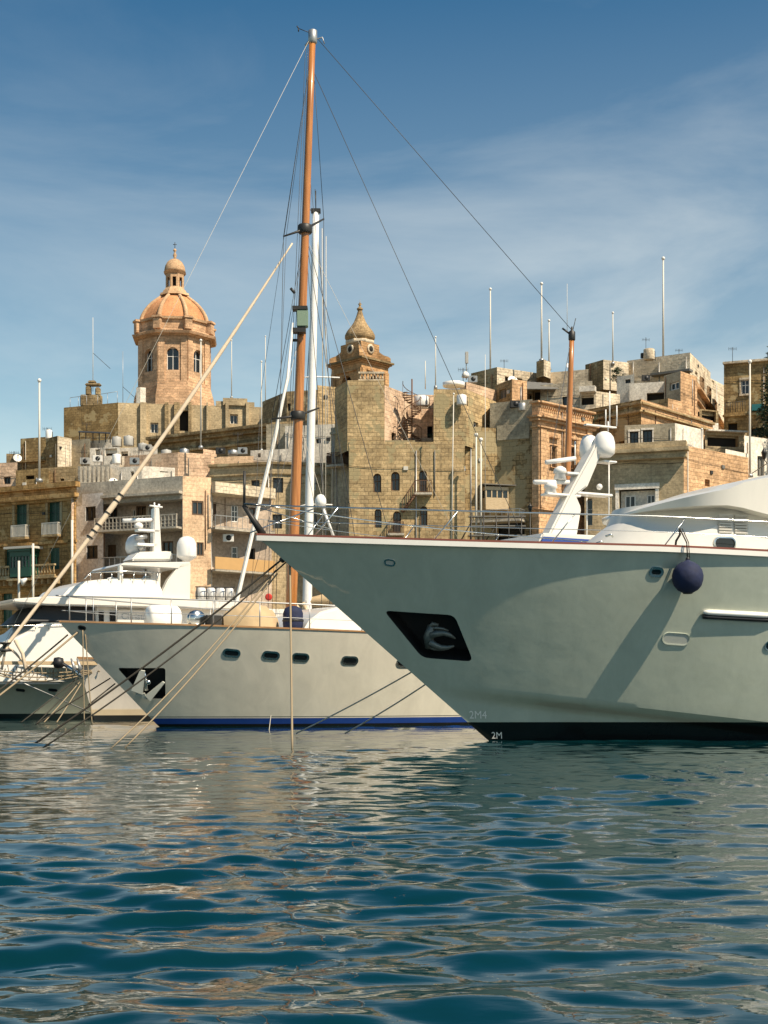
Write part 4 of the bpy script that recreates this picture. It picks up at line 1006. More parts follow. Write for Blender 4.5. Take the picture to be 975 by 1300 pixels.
rope(P(540, 843, 39.6), P(376, 931, 41), .022, .05, 'pale rope crossing in front of the blue stripe, upper of two', 'wirel', group=G)
rope(P(556, 858, 39.6), P(438, 931, 41), .022, .05, 'pale rope crossing in front of the blue stripe, lower of two', 'wirel', group=G)
rope(P(104, 798, 50.2), P(-30, 905, 47), .035, .05, 'tan rope from the bow fairlead of the blue-striped yacht', 'ropet', group=G)
rope(P(86, 806, 51), P(-30, 898, 48), .03, .05, 'black rope from beneath the bow of the blue-striped yacht', 'ropeb', group=G)
for i, (x0, y0, x1, y1, lab) in enumerate(((98, 861, 27, 917, 'thin mooring line of the ketch ending farthest left'), (100, 864, 45, 920, 'thin mooring line of the ketch second from the left'), (101, 866, 56, 917, 'thin mooring line of the ketch third from the left'), (103, 868, 72, 917, 'thin mooring line of the ketch nearest its stem'))):
    rope(P(x0, y0, 60.5), P(x1, y1, 56), .022, .02, lab, 'ropeb' if i < 2 else 'ropet', group=G)
for i, (x0, y0, x1, y1, lab) in enumerate(((140, 861, 45, 920, 'dark rope slanting in front of the ketch bow to the water'), (146, 868, 112, 895, 'short dark rope slanting in front of the cream ketch hull'))):
    rope(P(x0, y0, 51.5), P(x1, y1, 50), .025, .0, lab, 'ropeb', group=G)
rope(P(105, 800, 50.0), P(107, 920, 50), .022, 0, 'pale rope hanging straight down from the blue-striped bow, left one', 'ropet', group=G)
rope(P(108, 800, 50.1), P(117, 921, 50), .022, 0, 'pale rope hanging straight down from the blue-striped bow, right one', 'ropet', group=G)
rope(P(344, 908, 50.6), P(340, 940, 46), .012, 0, 'thin pale line trailing from the blue stripe into the water', 'wirel', group=G)
# ------------------------------------------------------------------ town helpers
def V2(px, Y): return Vector((PX(px, Y), Y, 0))
def wallseg(mb, A, B, z0, z1, holes=(), th=.28):
    """one straight wall with real openings; holes = (u0,u1,za,zb,arch)"""
    d = (B - A); Ln = d.length; d = d / Ln; inn = Vector((-d.y, d.x, 0))
    us = sorted(set([0, Ln] + [h[0] for h in holes] + [h[1] for h in holes])); zs = sorted(set([z0, z1] + [h[2] for h in holes] + [h[3] for h in holes]))
    us = [x for x in us if 0 <= x <= Ln]; zs = [x for x in zs if z0 <= x <= z1]
    def pt(u, z, w=0): return A + d * u + inn * w + Vector((0, 0, z - A.z))
    for i in range(len(us) - 1):
        for j in range(len(zs) - 1):
            cu, cz = (us[i] + us[i + 1]) / 2, (zs[j] + zs[j + 1]) / 2
            if any(h[0] < cu < h[1] and h[2] < cz < h[3] for h in holes): continue
            mb.quad(pt(us[i], zs[j]), pt(us[i + 1], zs[j]), pt(us[i + 1], zs[j + 1]), pt(us[i], zs[j + 1]))
    for u0, u1, za, zb, arch in holes:
        if arch:
            r = (u1 - u0) / 2; cz = zb - r; k = 8; arc = [(u0 + r - r * math.cos(math.pi * i / k), cz + r * math.sin(math.pi * i / k)) for i in range(k + 1)]
            for i in range(k):
                cx_ = u0 if i < k // 2 else u1
                mb.add([pt(cx_, zb), pt(*arc[i]), pt(*arc[i + 1])], [(0, 1, 2)])
                mb.quad(pt(*arc[i]), pt(arc[i][0], arc[i][1], th), pt(arc[i + 1][0], arc[i + 1][1], th), pt(*arc[i + 1]))
            zt = cz
        else:
            zt = zb; mb.quad(pt(u0, zb), pt(u0, zb, th), pt(u1, zb, th), pt(u1, zb))
        mb.quad(pt(u0, za), pt(u0, za, th), pt(u0, zt, th), pt(u0, zt)); mb.quad(pt(u1, zt), pt(u1, zt, th), pt(u1, za, th), pt(u1, za))
        mb.quad(pt(u1, za), pt(u1, za, th), pt(u0, za, th), pt(u0, za))

def lbox(mb, A, d, u0, u1, z0, z1, w0, w1):
    inn = Vector((-d.y, d.x, 0))
    def pt(u, w, z): p = A + d * u + inn * w; return Vector((p.x, p.y, z))
    mb.hexa([pt(u0, w0, z0), pt(u1, w0, z0), pt(u1, w1, z0), pt(u0, w1, z0), pt(u0, w0, z1), pt(u1, w0, z1), pt(u1, w1, z1), pt(u0, w1, z1)])

def window(root, A, d, hole, kind, th=.28):
    u0, u1, za, zb, arch = hole; w_, h_ = u1 - u0, zb - za
    name = {'door': 'door', 'green': 'shuttered_window', 'greendoor': 'door', 'doorb': 'door'}.get(kind, 'window')
    fm = {'casement': 'greyw', 'white': 'whitep', 'green': 'green', 'greendoor': 'green', 'door': 'brownw', 'doorb': 'greyw', 'dark': 'brownw', 'arch': 'brownw', 'void': 'dark', 'whitedoor': 'whitep', 'black': 'dkmetal'}[kind]
    e = .02; f = min(.09, w_ * .12)
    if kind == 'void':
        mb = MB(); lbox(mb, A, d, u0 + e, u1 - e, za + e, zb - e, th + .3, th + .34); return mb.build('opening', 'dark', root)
    mb = MB(); w0, w1 = th - .10, th - .02
    lbox(mb, A, d, u0 + e, u0 + e + f, za + e, zb - e, w0, w1); lbox(mb, A, d, u1 - e - f, u1 - e, za + e, zb - e, w0, w1)
    lbox(mb, A, d, u0 + e + f, u1 - e - f, zb - e - f, zb - e, w0, w1); lbox(mb, A, d, u0 + e + f, u1 - e - f, za + e, za + e + f, w0, w1)
    cm = (u0 + u1) / 2
    if w_ > .55: lbox(mb, A, d, cm - f * .45, cm + f * .45, za + e + f, zb - e - f, w0 + .01, w1 - .01)
    if kind in ('white', 'casement', 'arch', 'whitedoor') and h_ > 1.3:
        zz = za + h_ * .62; lbox(mb, A, d, u0 + e + f, cm - f * .45, zz - f * .4, zz + f * .4, w0 + .015, w1 - .015); lbox(mb, A, d, cm + f * .45, u1 - e - f, zz - f * .4, zz + f * .4, w0 + .015, w1 - .015)
    if kind in ('green', 'greendoor'):
        n = int(h_ / .09)
        for s0, s1 in ((u0 + e + f, cm - f * .45), (cm + f * .45, u1 - e - f)):
            for i in range(n):
                z = za + e + f + (h_ - 2 * e - 2 * f) * i / n; lbox(mb, A, d, s0, s1, z, z + .055, w0 + .02, w1 - .01)
    o = mb.build(name, fm, root)
    mb = MB(); lbox(mb, A, d, u0 + e, u1 - e, za + e, zb - e, w1 + .005, w1 + .02)
    mb.build('pane' if kind not in ('door', 'doorb') else 'door_leaf', 'glass' if kind not in ('door', 'doorb') else fm, o)
    return o

def balcony(root, A, d, u0, u1, z, dep, rail='iron', h=1.0, th=.18, slab='concrete', corb=False, name='balcony'):
    mb = MB(); lbox(mb, A, d, u0, u1, z - th, z, -dep, -.003); bo = mb.build(name, slab, root, bevel=.015)
    mb = MB(); r = .018
    if rail in ('iron', 'white', 'thin'):
        lbox(mb, A, d, u0 + .02, u1 - .02, z + h - .05, z + h, -dep + .03, -dep + .08)
        lbox(mb, A, d, u0 + .02, u1 - .02, z + .05, z + .09, -dep + .03, -dep + .08)
        for uu in (u0 + .02, u1 - .06): lbox(mb, A, d, uu, uu + .04, z + h - .05, z + h, -dep + .08, -.003); lbox(mb, A, d, uu, uu + .04, z + .05, z + .09, -dep + .08, -.003)
        step = .13 if rail != 'thin' else .5; n = max(2, int((u1 - u0) / step)); w2 = {'iron': .012, 'white': .03, 'thin': .015}[rail]
        for i in range(n + 1):
            uu = u0 + .04 + (u1 - u0 - .1) * i / n; lbox(mb, A, d, uu - w2, uu + w2, z, z + h - .05, -dep + .04, -dep + .07)
        n = max(1, int(dep / step))
        for uu in (u0 + .02, u1 - .06):
            for i in range(n): lbox(mb, A, d, uu, uu + .03, z, z + h - .05, -dep + .1 + (dep - .1) * i / n, -dep + .13 + (dep - .1) * i / n)
        mb.build('railing', {'iron': 'rust', 'white': 'rail', 'thin': 'galv'}[rail], bo)
    elif rail == 'stone':
        lbox(mb, A, d, u0, u1, z + h - .14, z + h, -dep, -dep + .22); lbox(mb, A, d, u0, u1, z + .003, z + .12, -dep, -dep + .2)
        n = int((u1 - u0) / .3)
        for i in range(n + 1):
            p = A + d * (u0 + .12 + (u1 - u0 - .24) * i / n) + Vector((d.y, -d.x, 0)) * (dep - .1); p.z = z + .12
            mb.lathe(p, [(.05, 0), (.09, .2), (.045, .5), (.08, h - .26)], 6)
        mb.build('balustrade', 'tan', bo)
    elif rail == 'solid':
        lbox(mb, A, d, u0, u1, z + .003, z + h, -dep, -dep + .08); mb.build('parapet', 'awn', bo)
    elif rail == 'block':
        # pierced concrete rail: open grid
        lbox(mb, A, d, u0, u1, z + h - .1, z + h, -dep, -dep + .14)
        lbox(mb, A, d, u0, u1, z + h * .48, z + h * .56, -dep + .02, -dep + .10); lbox(mb, A, d, u0, u1, z + h * .2, z + h * .27, -dep + .02, -dep + .10)
        n = int((u1 - u0) / .34)
        for i in range(n + 1): lbox(mb, A, d, u0 + (u1 - u0 - .08) * i / n, u0 + (u1 - u0 - .08) * i / n + .08, z + .003, z + h - .1, -dep + .003, -dep + .11)
        mb.build('railing', 'concrete', bo)
    if corb:
        n = int((u1 - u0) / .7)
        for i in range(n + 1):
            uu = u0 + .1 + (u1 - u0 - .4) * i / n; mb = MB(); lbox(mb, A, d, uu, uu + .2, z - th - .42, z - th - .003, -dep * .75, -.003); mb.build('corbel', 'tan', bo, bevel=.04)
    return bo

class Blk:
    def __init__(s, name, label, cat, front, top, Y=None, depth=7, base=None, mat='tan', ref=0, ops=(), bands=(), group=None, coping=True, mats=None, th=.28, roof='roofm', zt=None):
        s.P = [V2(px, y) for px, y in front]; s.px = [p[0] for p in front]
        s.zt = zt if zt is not None else PZ(top, front[ref][1]); yb = min(p.y for p in s.P)
        s.zb = base if base is not None else min(s.zt - 3, ground(yb) - .6)
        c = sum(s.P, Vector()) / len(s.P); s.root = empty(name, (c.x, c.y, s.zb), label, cat, group); s.mat = mat
        n = len(s.P); f0 = 1 + depth / s.P[0].y; f1_ = 1 + depth / s.P[-1].y
        bk = [Vector((s.P[-1].x * f1_, s.P[-1].y * f1_, 0)), Vector((s.P[0].x * f0, s.P[0].y * f0, 0))]
        loop = s.P + bk
        holes = {i: [] for i in range(n - 1)}; s.wins = []
        for op in ops:
            px, py, w_, h_, kind = op[:5]; i = s.seg(px)
            A, B = s.P[i], s.P[i + 1]; d = (B - A).normalized()
            u0, z = s.on(i, px - w_ / 2, py); u1, _ = s.on(i, px + w_ / 2, py); _, zz1 = s.on(i, px, py - h_ / 2); _, zz0 = s.on(i, px, py + h_ / 2)
            u0 = max(.02, u0); u1 = min((B - A).length - .02, u1)
            if u1 - u0 < .1: continue
            hole = (u0, u1, max(zz0, s.zb + .1), min(zz1, s.zt - .12), kind == 'arch' or (len(op) > 5 and op[5] == 'arch')); holes[i].append(hole); s.wins.append((A, d, hole, kind))
        s.holes = holes
        if mats is None: mats = [mat] * (n - 1)
        grp = {}
        for i in range(n - 1): grp.setdefault(mats[i], MB()); wallseg(grp[mats[i]], s.P[i], s.P[i + 1], s.zb, s.zt, holes[i], th)
        gm = grp[mats[-1]]
        for i in range(n - 1, len(loop)): wallseg(gm, loop[i], loop[(i + 1) % len(loop)], s.zb, s.zt)
        if coping:   # parapet top with real thickness and a flat roof behind it
            q = [Vector((p.x, p.y, 0)) for p in loop]; cc = sum(q, Vector()) / len(q)
            inner = [p + (cc - p) * min(.3, .35 / max(.4, (cc - p).length)) for p in q]; m_ = len(q)
            for i in range(m_):
                a, b_, c_, e_ = q[i], q[(i + 1) % m_], inner[(i + 1) % m_], inner[i]
                up = Vector((0, 0, s.zt)); gm.quad(a + up, b_ + up, c_ + up, e_ + up); dn = Vector((0, 0, s.zt - .5)); gm.quad(e_ + up, c_ + up, c_ + dn, e_ + dn)
            rf = MB(); rf.add([p + Vector((0, 0, s.zt - .5)) for p in inner], [tuple(range(m_))]); rf.build('roof', roof, s.root)
        for mt_, g_ in grp.items(): g_.build('wall', mt_, s.root)
        for (A, d, hole, kind) in s.wins: window(s.root, A, d, hole, kind, th)
        for bd in bands: s.band(*bd)
        rr_ = random.Random(int(s.P[0].x * 37 + s.zt * 91))
        for i in range(n - 1):
            A, B = s.P[i], s.P[i + 1]; Ln = (B - A).length; d = (B - A).normalized(); nn = Vector((d.y, -d.x, 0))
            if Ln < 1.5 or name in ('church', 'parish_church', 'church_aisle', 'church_transept'): continue
            for k_ in range(rr_.randint(1, 2 + int(Ln / 5))):
                u = rr_.uniform(.15, Ln - .15)
                if any(h[0] - .1 < u < h[1] + .1 for h in holes[i]): continue
                zt_ = s.zt - rr_.uniform(.1, .8); z1_ = max(s.zb, zt_ - rr_.uniform(2, 14)); mb = MB()
                p0 = A + d * u + nn * .06; r0 = rr_.uniform(.02, .05); mb.tube([Vector((p0.x, p0.y, zt_)), Vector((p0.x, p0.y, z1_))], r0, 5); mb.build('drainpipe', rr_.choice(['rail', 'rust', 'greyw', 'galv']), s.root)
            for k_ in range(rr_.randint(0, 1 + int(Ln / 5))):
                u = rr_.uniform(.3, Ln - .3); z_ = s.zt - rr_.uniform(.5, 3.5)
                if any(h[0] - .3 < u < h[1] + .3 and h[2] - .3 < z_ < h[3] + .3 for h in holes[i]): continue
                mb = MB(); w_ = rr_.uniform(.1, .22); lbox(mb, A, d, u - w_, u + w_, z_ - w_ * .8, z_ + w_ * .8, -.10, -.003); mb.build('wall_box', rr_.choice(['rail', 'greyw', 'tank', 'dkmetal']), s.root, bevel=.01)
            # sagging cable clipped along the wall
            if Ln > 3:
                z_ = s.zt - rr_.uniform(.6, 2.2); pts = []
                for j in range(9): u = Ln * j / 8; pts.append(A + d * u + nn * .05 + Vector((0, 0, z_ - .10 * math.sin(math.pi * (j % 4) / 4) - .3 * j / 8)))
                mb = MB(); mb.tube(pts, .016, 4); mb.build('cable', 'black', s.root)
    def seg(s, px):
        for i in range(len(s.px) - 1):
            if s.px[i] <= px <= s.px[i + 1]: return i
        return 0 if px < s.px[0] else len(s.px) - 2
    def on(s, i, px, py):
        A, B = s.P[i], s.P[i + 1]; d = (B - A).normalized(); nn = Vector((d.y, -d.x, 0)); r = ray(px, py)
        k = (Vector((A.x, A.y, CAMZ)) - CAM).dot(nn) / r.dot(nn); p = CAM + r * k
        return (p - Vector((A.x, A.y, p.z))).dot(d), p.z
    def band(s, py0, py1, out=.25, mat=None, name='cornice', segs=None, ref=None, z0=None, z1=None):
        """moulding between two picture heights measured at the first wall corner"""
        if z0 is None:
            r_ = s.P[0] if ref is None else s.P[ref]; z1, z0 = PZ(py0, r_.y), PZ(py1, r_.y)
        mb = MB(); n = len(s.P) - 1
        for i in (segs if segs is not None else range(n)):
            A, B = s.P[i], s.P[i + 1]; Ln = (B - A).length; d = (B - A) / Ln
            lbox(mb, A, d, -out * .3 if i == 0 else 0.01, Ln + out * .5, z0, z1, -out - .004 * i, -.003 if z1 <= s.zt else .3)
        mb.build(name, mat or s.mat, s.root, bevel=.03)
    def bal(s, px0, px1, py, dep=.9, rail='iron', h=1.0, **kw):
        i = s.seg((px0 + px1) / 2); u0, z = s.on(i, px0, py); u1, _ = s.on(i, px1, py); A, B = s.P[i], s.P[i + 1]
        return balcony(s.root, A, (B - A).normalized(), u0, u1, z, dep, rail, h, **kw)
    def strip(s, px0, px1, py0, py1, out=.08, mat=None, name='pilaster', bevel=.01, inn=-.003):
        i = s.seg((px0 + px1) / 2); u0, za = s.on(i, px0, py1); u1, _ = s.on(i, px1, py1); _, zb = s.on(i, (px0 + px1) / 2, py0); _, za = s.on(i, (px0 + px1) / 2, py1)
        A, B = s.P[i], s.P[i + 1]; mb = MB(); lbox(mb, A, (B - A).normalized(), u0, u1, za, zb, -out, inn); return mb.build(name, mat or s.mat, s.root, bevel=bevel)
    def surround(s, px, py, w_, h_, t=2., out=.06, mat='pale', sill=True):
        mb = MB(); i = s.seg(px); A, B = s.P[i], s.P[i + 1]; d = (B - A).normalized()
        def bx(x0, x1, y0, y1, o=out):
            u0, zb = s.on(i, x0, y0); u1, za = s.on(i, x1, y1); lbox(mb, A, d, u0, u1, za, zb, -o, -.003)
        bx(px - w_ / 2 - t, px - w_ / 2 - .15, py - h_ / 2, py + h_ / 2); bx(px + w_ / 2 + .15, px + w_ / 2 + t, py - h_ / 2, py + h_ / 2)
        bx(px - w_ / 2 - t * 1.2, px + w_ / 2 + t * 1.2, py - h_ / 2 - t, py - h_ / 2 - .05, out * 1.6)
        if sill: bx(px - w_ / 2 - t * 1.2, px + w_ / 2 + t * 1.2, py + h_ / 2 + .05, py + h_ / 2 + t * .8, out * 2)
        return mb.build('window_surround', mat, s.root)
B_ = Blk
# ====================================================================== quay front, left to right
b = B_('townhouse', 'ochre stone townhouse with green enclosed balcony and two white-railed upper windows', 'building', [(-70, 117), (97, 110.5)], 613, mat='ochre', ref=1, depth=12,
       ops=[(27, 661, 15, 42, 'greendoor'), (69, 658, 16, 42, 'greendoor'), (11, 710, 9, 28, 'greendoor'), (69, 709, 13, 28, 'greendoor'), (9, 775, 13, 44, 'greendoor'), (48, 785, 30, 60, 'void', 'arch')])
b.band(611, 618, .30, ref=1); b.band(626, 632, .55, ref=1); b.band(632, 635, .3, ref=1); b.band(685, 689, .22, ref=1, name='string_course'); b.band(746, 750, .18, ref=1, name='string_course')
for px, py in ((27, 661), (69, 658)): b.surround(px, py, 15.5, 42.5, 2.6, .10, 'tan', sill=False)
b.strip(88, 97, 634, 900, .22, 'ochre')
b.bal(19, 38, 683, .55, 'white', .95, slab='tan'); b.bal(58, 79, 680, .55, 'white', .95, slab='tan')
b.bal(-12, 22, 736, .95, 'stone', .95, corb=True, slab='tan'); b.bal(50, 79, 733, .95, 'stone', .95, corb=True, slab='tan')
# enclosed timber balcony (gallarija)
i = 0; A, Bq = b.P[0], b.P[1]; d = (Bq - A).normalized()
u0, z0 = b.on(0, 24, 734); u1, z1 = b.on(0, 50, 699)
mb = MB(); lbox(mb, A, d, u0, u1, z0, z0 + .75, -1.05, -.003); lbox(mb, A, d, u0 - .1, u1 + .1, z1 - .1, z1 + .08, -1.2, -.003); lbox(mb, A, d, u0, u1, z1 - .5, z1 - .1, -1.05, -.003)
gb = mb.build('enclosed_balcony', 'green', b.root, bevel=.02)
mb = MB(); n = 6
for k_ in range(n + 1):
    uu = u0 + (u1 - u0 - .09) * k_ / n; lbox(mb, A, d, uu, uu + .09, z0 + .752, z1 - .502, -1.04, -.96)
for uu in (u0, u1 - .06): 
    for w_ in (-.7, -.35): lbox(mb, A, d, uu, uu + .06, z0 + .752, z1 - .502, w_, w_ + .07)
lbox(mb, A, d, u0, u1, z0 + 1.25, z0 + 1.3, -1.03, -.97); mb.build('window_frame', 'green', gb)
mb = MB(); lbox(mb, A, d, u0 + .07, u1 - .07, z0 + .76, z1 - .51, -.98, -.05); mb.build('pane', 'glass', gb)
mb = MB(); lbox(mb, A, d, u0 - .4, u1 + .4, z1 + .09, z1 + .28, -1.35, -.003); mb.build('roof', 'rail', gb, bevel=.02)
b.bal(21, 52, 736, 1.15, 'none', 1, corb=True, slab='tan')
mb = MB(); q = P(92, 630, 110.3); mb.tube([q, P(92, 775, 110.3)], .10, 8); mb.build('drainpipe', 'pink', b.root)

# white apartment block with loggias
C_ = (232, 110)
b = B_('apartment_block', 'pale grey and peach apartment block with deep loggia balconies on three floors', 'building', [(97, 114.2), (131, 113), (132, 115), (230.5, 111.9), C_, (268, 111), (269.5, 112.8), (345, 115)], 628, mat='apt', ref=0, depth=11,
       ops=[(115, 652, 13, 18, 'black'), (117, 701, 14, 17, 'black'), (143, 655, 12, 20, 'dark'), (179, 652, 13, 20, 'dark'), (142, 700, 11, 17, 'door'), (179, 699, 8, 18, 'white'), (213, 697, 14, 20, 'dark'), (170, 655, 3, 16, 'white'),
            (251, 645, 15, 18, 'dark'), (254, 697, 9, 17, 'dark'), (272.5, 650, 4, 22, 'door'), (298, 652, 9, 22, 'white'), (298, 705, 8, 22, 'white'), (320, 655, 8, 20, 'dark'), (318, 705, 12, 18, 'void')],
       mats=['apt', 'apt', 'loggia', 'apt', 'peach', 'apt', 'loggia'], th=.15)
z = b.zt
def fascia(bk, ia, ib, z0, z1, out, mat, name='fascia'):
    """straight beam bridging a recess between two wall corners"""
    A, Bq = bk.P[ia], bk.P[ib]; Ln = (Bq - A).length; d = (Bq - A) / Ln; mb = MB(); lbox(mb, A, d, 0.02, Ln - .02, z0, z1, -out, 1.6); return mb.build(name, mat, bk.root, bevel=.02)
zA = PZ(603, 110.0); 
fascia(b, 0, 4, b.zt - .9, PZ(604, 110), .02, 'concrete'); fascia(b, 1, 4, PZ(632, 113) - .1, PZ(632, 113) + .12, .5, 'concrete', 'canopy')
A, Bq = b.P[1], b.P[4]; Ln = (Bq - A).length; d = (Bq - A) / Ln
for py, rl in ((674, 'block'), (724, 'thin')): balcony(b.root, A, d, -.35 if py < 700 else 0, Ln - .1, PZ(py, 113), .75, rl, .95)
for z0_, z1_ in ((PZ(674, 113) - .18, PZ(674, 113)), (PZ(724, 113) - .18, PZ(724, 113))): mb = MB(); lbox(mb, A, d, .05, Ln - .1, z0_ - .002, z1_ - .004, .002, 1.75); mb.build('balcony_floor', 'concrete', b.root)
A, Bq = b.P[5], b.P[7]; Ln = (Bq - A).length; d = (Bq - A) / Ln
for py, rl in ((670, 'thin'), (723, 'solid')): balcony(b.root, A + Vector((0, -.4, 0)), d, .1, Ln, PZ(py, 111), .5, rl, .95); mb = MB(); lbox(mb, A, d, .1, Ln, PZ(py, 111) - .182, PZ(py, 111) - .004, -.4, 1.5); mb.build('balcony_floor', 'concrete', b.root)
fascia(b, 5, 7, PZ(626, 111), PZ(612, 111), .55, 'pale')
mb = MB(); lbox(mb, b.P[4], (b.P[5] - b.P[4]).normalized(), 0.003, (b.P[5] - b.P[4]).length - .003, b.zt - .6, PZ(604, 110), -.01, .6); mb.build('parapet', 'peach', b.root)
mb = MB(); c = P(290, 683, 112); mb.box(c, (.42, .18, .30)); ac_ = mb.build('air_conditioner', 'whitep', b.root, bevel=.02); mb = MB(); mb.lathe(c + Vector((.05, -.2, 0)), [(.01, 0), (.22, 0), (.22, .02), (.01, .02)], 16, ax=(Vector((1, 0, 0)), Vector((0, 0, 1)), Vector((0, 1, 0)))); mb.build('fan_grille', 'dkmetal', ac_)

# beige building between apartment block and fort
b = B_('stone_building', 'grey-beige stone building with barred windows behind the slanting white furled sail', 'building', [(266, 117), (345, 115.5), (446, 116.5)], 592, mat='dirty', depth=10, mats=['beige', 'beige'],
       ops=[(324, 618, 11, 17, 'black'), (353, 616, 13, 19, 'black'), (320, 660, 10, 18, 'black'), (352, 662, 12, 18, 'black'), (398, 612, 7, 20, 'white'), (439, 611, 8, 18, 'dark'), (439, 652, 7, 18, 'dark'), (398, 660, 9, 22, 'dark'), (418, 575, 8, 8, 'white')])
b.band(590, 594, .2, ref=0); b.band(604, 606, .12, ref=0, name='string_course')
b2 = B_('stone_building', 'narrow greenish-plastered house with an iron balcony against the left side of the fort', 'building', [(420, 114.6), (444, 113.8)], 543, mat='render', depth=5, ops=[(438.5, 574, 6, 34, 'doorb')])
b2.bal(421, 443, 592, .9, 'iron', .95); b2.band(549, 552, .15)

# the fort-like building
FT = [(443, 111.5), (590, 111.5)]
b = B_('stone_fort', 'large sandstone fort-like building with arched windows, tall tower front and terrace', 'building', FT, 561, mat='tower', depth=9,
       ops=[(479, 613, 10, 24, 'arch'), (502, 611, 11, 24, 'arch'), (537, 611, 10, 28, 'arch'), (480, 658, 9, 24, 'arch'), (504, 663, 10, 28, 'arch'), (538, 655, 9, 25, 'arch')], th=.45)
b.bal(525, 548, 627, .95, 'iron', .95); b.bal(492, 513, 678, .8, 'iron', .9)
# tower part of the same building
def sub(bk, front, top, base_py, mat, depth=6, ops=(), name='tower_wall', base=None, th=.3):
    """upper storey of the same building: walls joined to its root"""
    Pq = [V2(px, y) for px, y in front]; zt = PZ(top, front[0][1]); zb = PZ(base_py, front[0][1]); n = len(Pq)
    class T: pass
    t = T(); t.P = Pq; t.px = [p[0] for p in front]
    mb = MB(); hs = {i: [] for i in range(n - 1)}; ws = []
    for px, py, w_, h_, kind in ops:
        i = Blk.seg(t, px); u0, _ = Blk.on(t, i, px - w_ / 2, py); u1, _ = Blk.on(t, i, px + w_ / 2, py); _, za = Blk.on(t, i, px, py + h_ / 2); _, zc = Blk.on(t, i, px, py - h_ / 2)
        hole = (u0, u1, max(za, zb), min(zc, zt), kind == 'arch'); hs[i].append(hole); ws.append((Pq[i], (Pq[i + 1] - Pq[i]).normalized(), hole, kind))
    for i in range(n - 1): wallseg(mb, Pq[i], Pq[i + 1], zb, zt, hs[i], th)
    bk_ = [Vector((p.x * (1 + depth / p.y), p.y + depth, 0)) for p in (Pq[-1], Pq[0])]; loop = Pq + bk_
    for i in range(n - 1, len(loop)): wallseg(mb, loop[i], loop[(i + 1) % len(loop)], zb, zt)
    mb.add([p + Vector((0, 0, zt)) for p in loop], [tuple(range(len(loop)))])
    o = mb.build(name, mat, bk.root)
    for a in ws: window(bk.root, *a, th)
    return zt
sub(b, [(425, 114.5), (441, 111.55), (488, 111.51)], 493, 580, 'tower', 7)
sub(b, [(488.2, 112.6), (519, 116.2), (551, 116.4)], 489, 565, 'pink', 4, ops=[(500, 555, 6, 11, 'dark'), (546, 552, 7, 22, 'void')])
sub(b, [(550.5, 111.52), (592, 111.53), (630, 116.5)], 494, 566, 'tower', 8, ops=[(604, 545, 6, 18, 'white')])
mb = MB(); A, Bq = V2(455, 112), V2(488, 112); d = (Bq - A).normalized(); zz = PZ(493, 114.5)
lbox(mb, A, d, 0, 2.05, zz + .003, zz + .2, 0, .3); lbox(mb, A, d, 0, 2.05, zz + .65, zz + .8, 0, .3)
for k_ in range(8): mb.lathe(A + d * (.15 + k_ * .25) + Vector((0, .15, zz + .2)), [(.05, 0), (.09, .12), (.04, .3), (.07, .45)], 6)
mb.build('balustrade', 'pale', b.root)
mb = MB(); lbox(mb, V2(488, 112.4), Vector((1, 0, 0)), .1, 6.6, PZ(545, 112) - .3, PZ(545, 112), 3.5, 4.2); mb.build('ledge', 'concrete', b.root)
mb = MB(); lbox(mb, V2(519, 115.8), Vector((1, 0, 0)), .1, 2.1, PZ(519, 115.8), PZ(516, 115.8), -.3, .0); mb.build('ledge', 'concrete', b.root)
mb = MB()  # terrace parapet rubble top
lbox(mb, V2(488, 111.5), Vector((1, 0, 0)), .05, 2.4, PZ(561, 111.5) + .003, PZ(559, 111.5), 0, .35); mb.build('parapet', 'rubble', b.root)
# stair to the arched balcony
mb = MB(); n = 9
for k_ in range(n):
    t = k_ / (n - 1); p = P(526 - 14 * t, 629 + 20 * t, 111.2 - .3); mb.box(p, (.16, .35, .04))
mb.tube([P(526, 630, 110.4), P(511, 651, 110.4)], .05, 5); st = mb.build('outside_stair', 'rust', b.root)
mb = MB(); mb.tube([P(526, 613, 110.3), P(511, 634, 110.3)], .03, 5)
for k_ in range(5): t = k_ / 4; mb.tube([P(526 - 15 * t, 613 + 21 * t, 110.3), P(526 - 15 * t, 630 + 21 * t, 110.3)], .02, 4)
mb.build('railing', 'rust', st)
# spiral staircase
SP = empty('spiral_staircase', tuple(P(523, 558, 113.6)), 'rusty iron spiral staircase climbing from the terrace between the two fort towers', 'staircase')
zc0, zc1 = PZ(559, 113.6), PZ(497, 113.6); c = P(523, 559, 113.6)
mb = MB(); mb.tube([c, c + Vector((0, 0, zc1 - zc0 + 1))], .06, 8); mb.build('newel_post', 'rust', SP)
rl_ = []
for k_ in range(24):
    an = k_ * .42; z_ = (zc1 - zc0) * k_ / 24; mb = MB()
    a = c + Vector((0, 0, z_)); e1 = a + Vector((math.cos(an), math.sin(an), 0)) * .75; e2 = a + Vector((math.cos(an + .45), math.sin(an + .45), 0)) * .75
    mb.add([a, e1, e2, a + Vector((0, 0, .05)), e1 + Vector((0, 0, .05)), e2 + Vector((0, 0, .05))], [(0, 2, 1), (3, 4, 5), (0, 1, 4, 3), (1, 2, 5, 4), (2, 0, 3, 5)]); mb.build('step', 'rust', SP)
    rl_.append(e1 + Vector((0, 0, .95)))
mb = MB(); mb.tube(rl_, .03, 5); mb.tube([p - Vector((0, 0, .95)) for p in rl_], .03, 5)
for p in rl_[::2]: mb.tube([p, p - Vector((0, 0, .95))], .015, 4)
mb.build('railing', 'rust', SP)

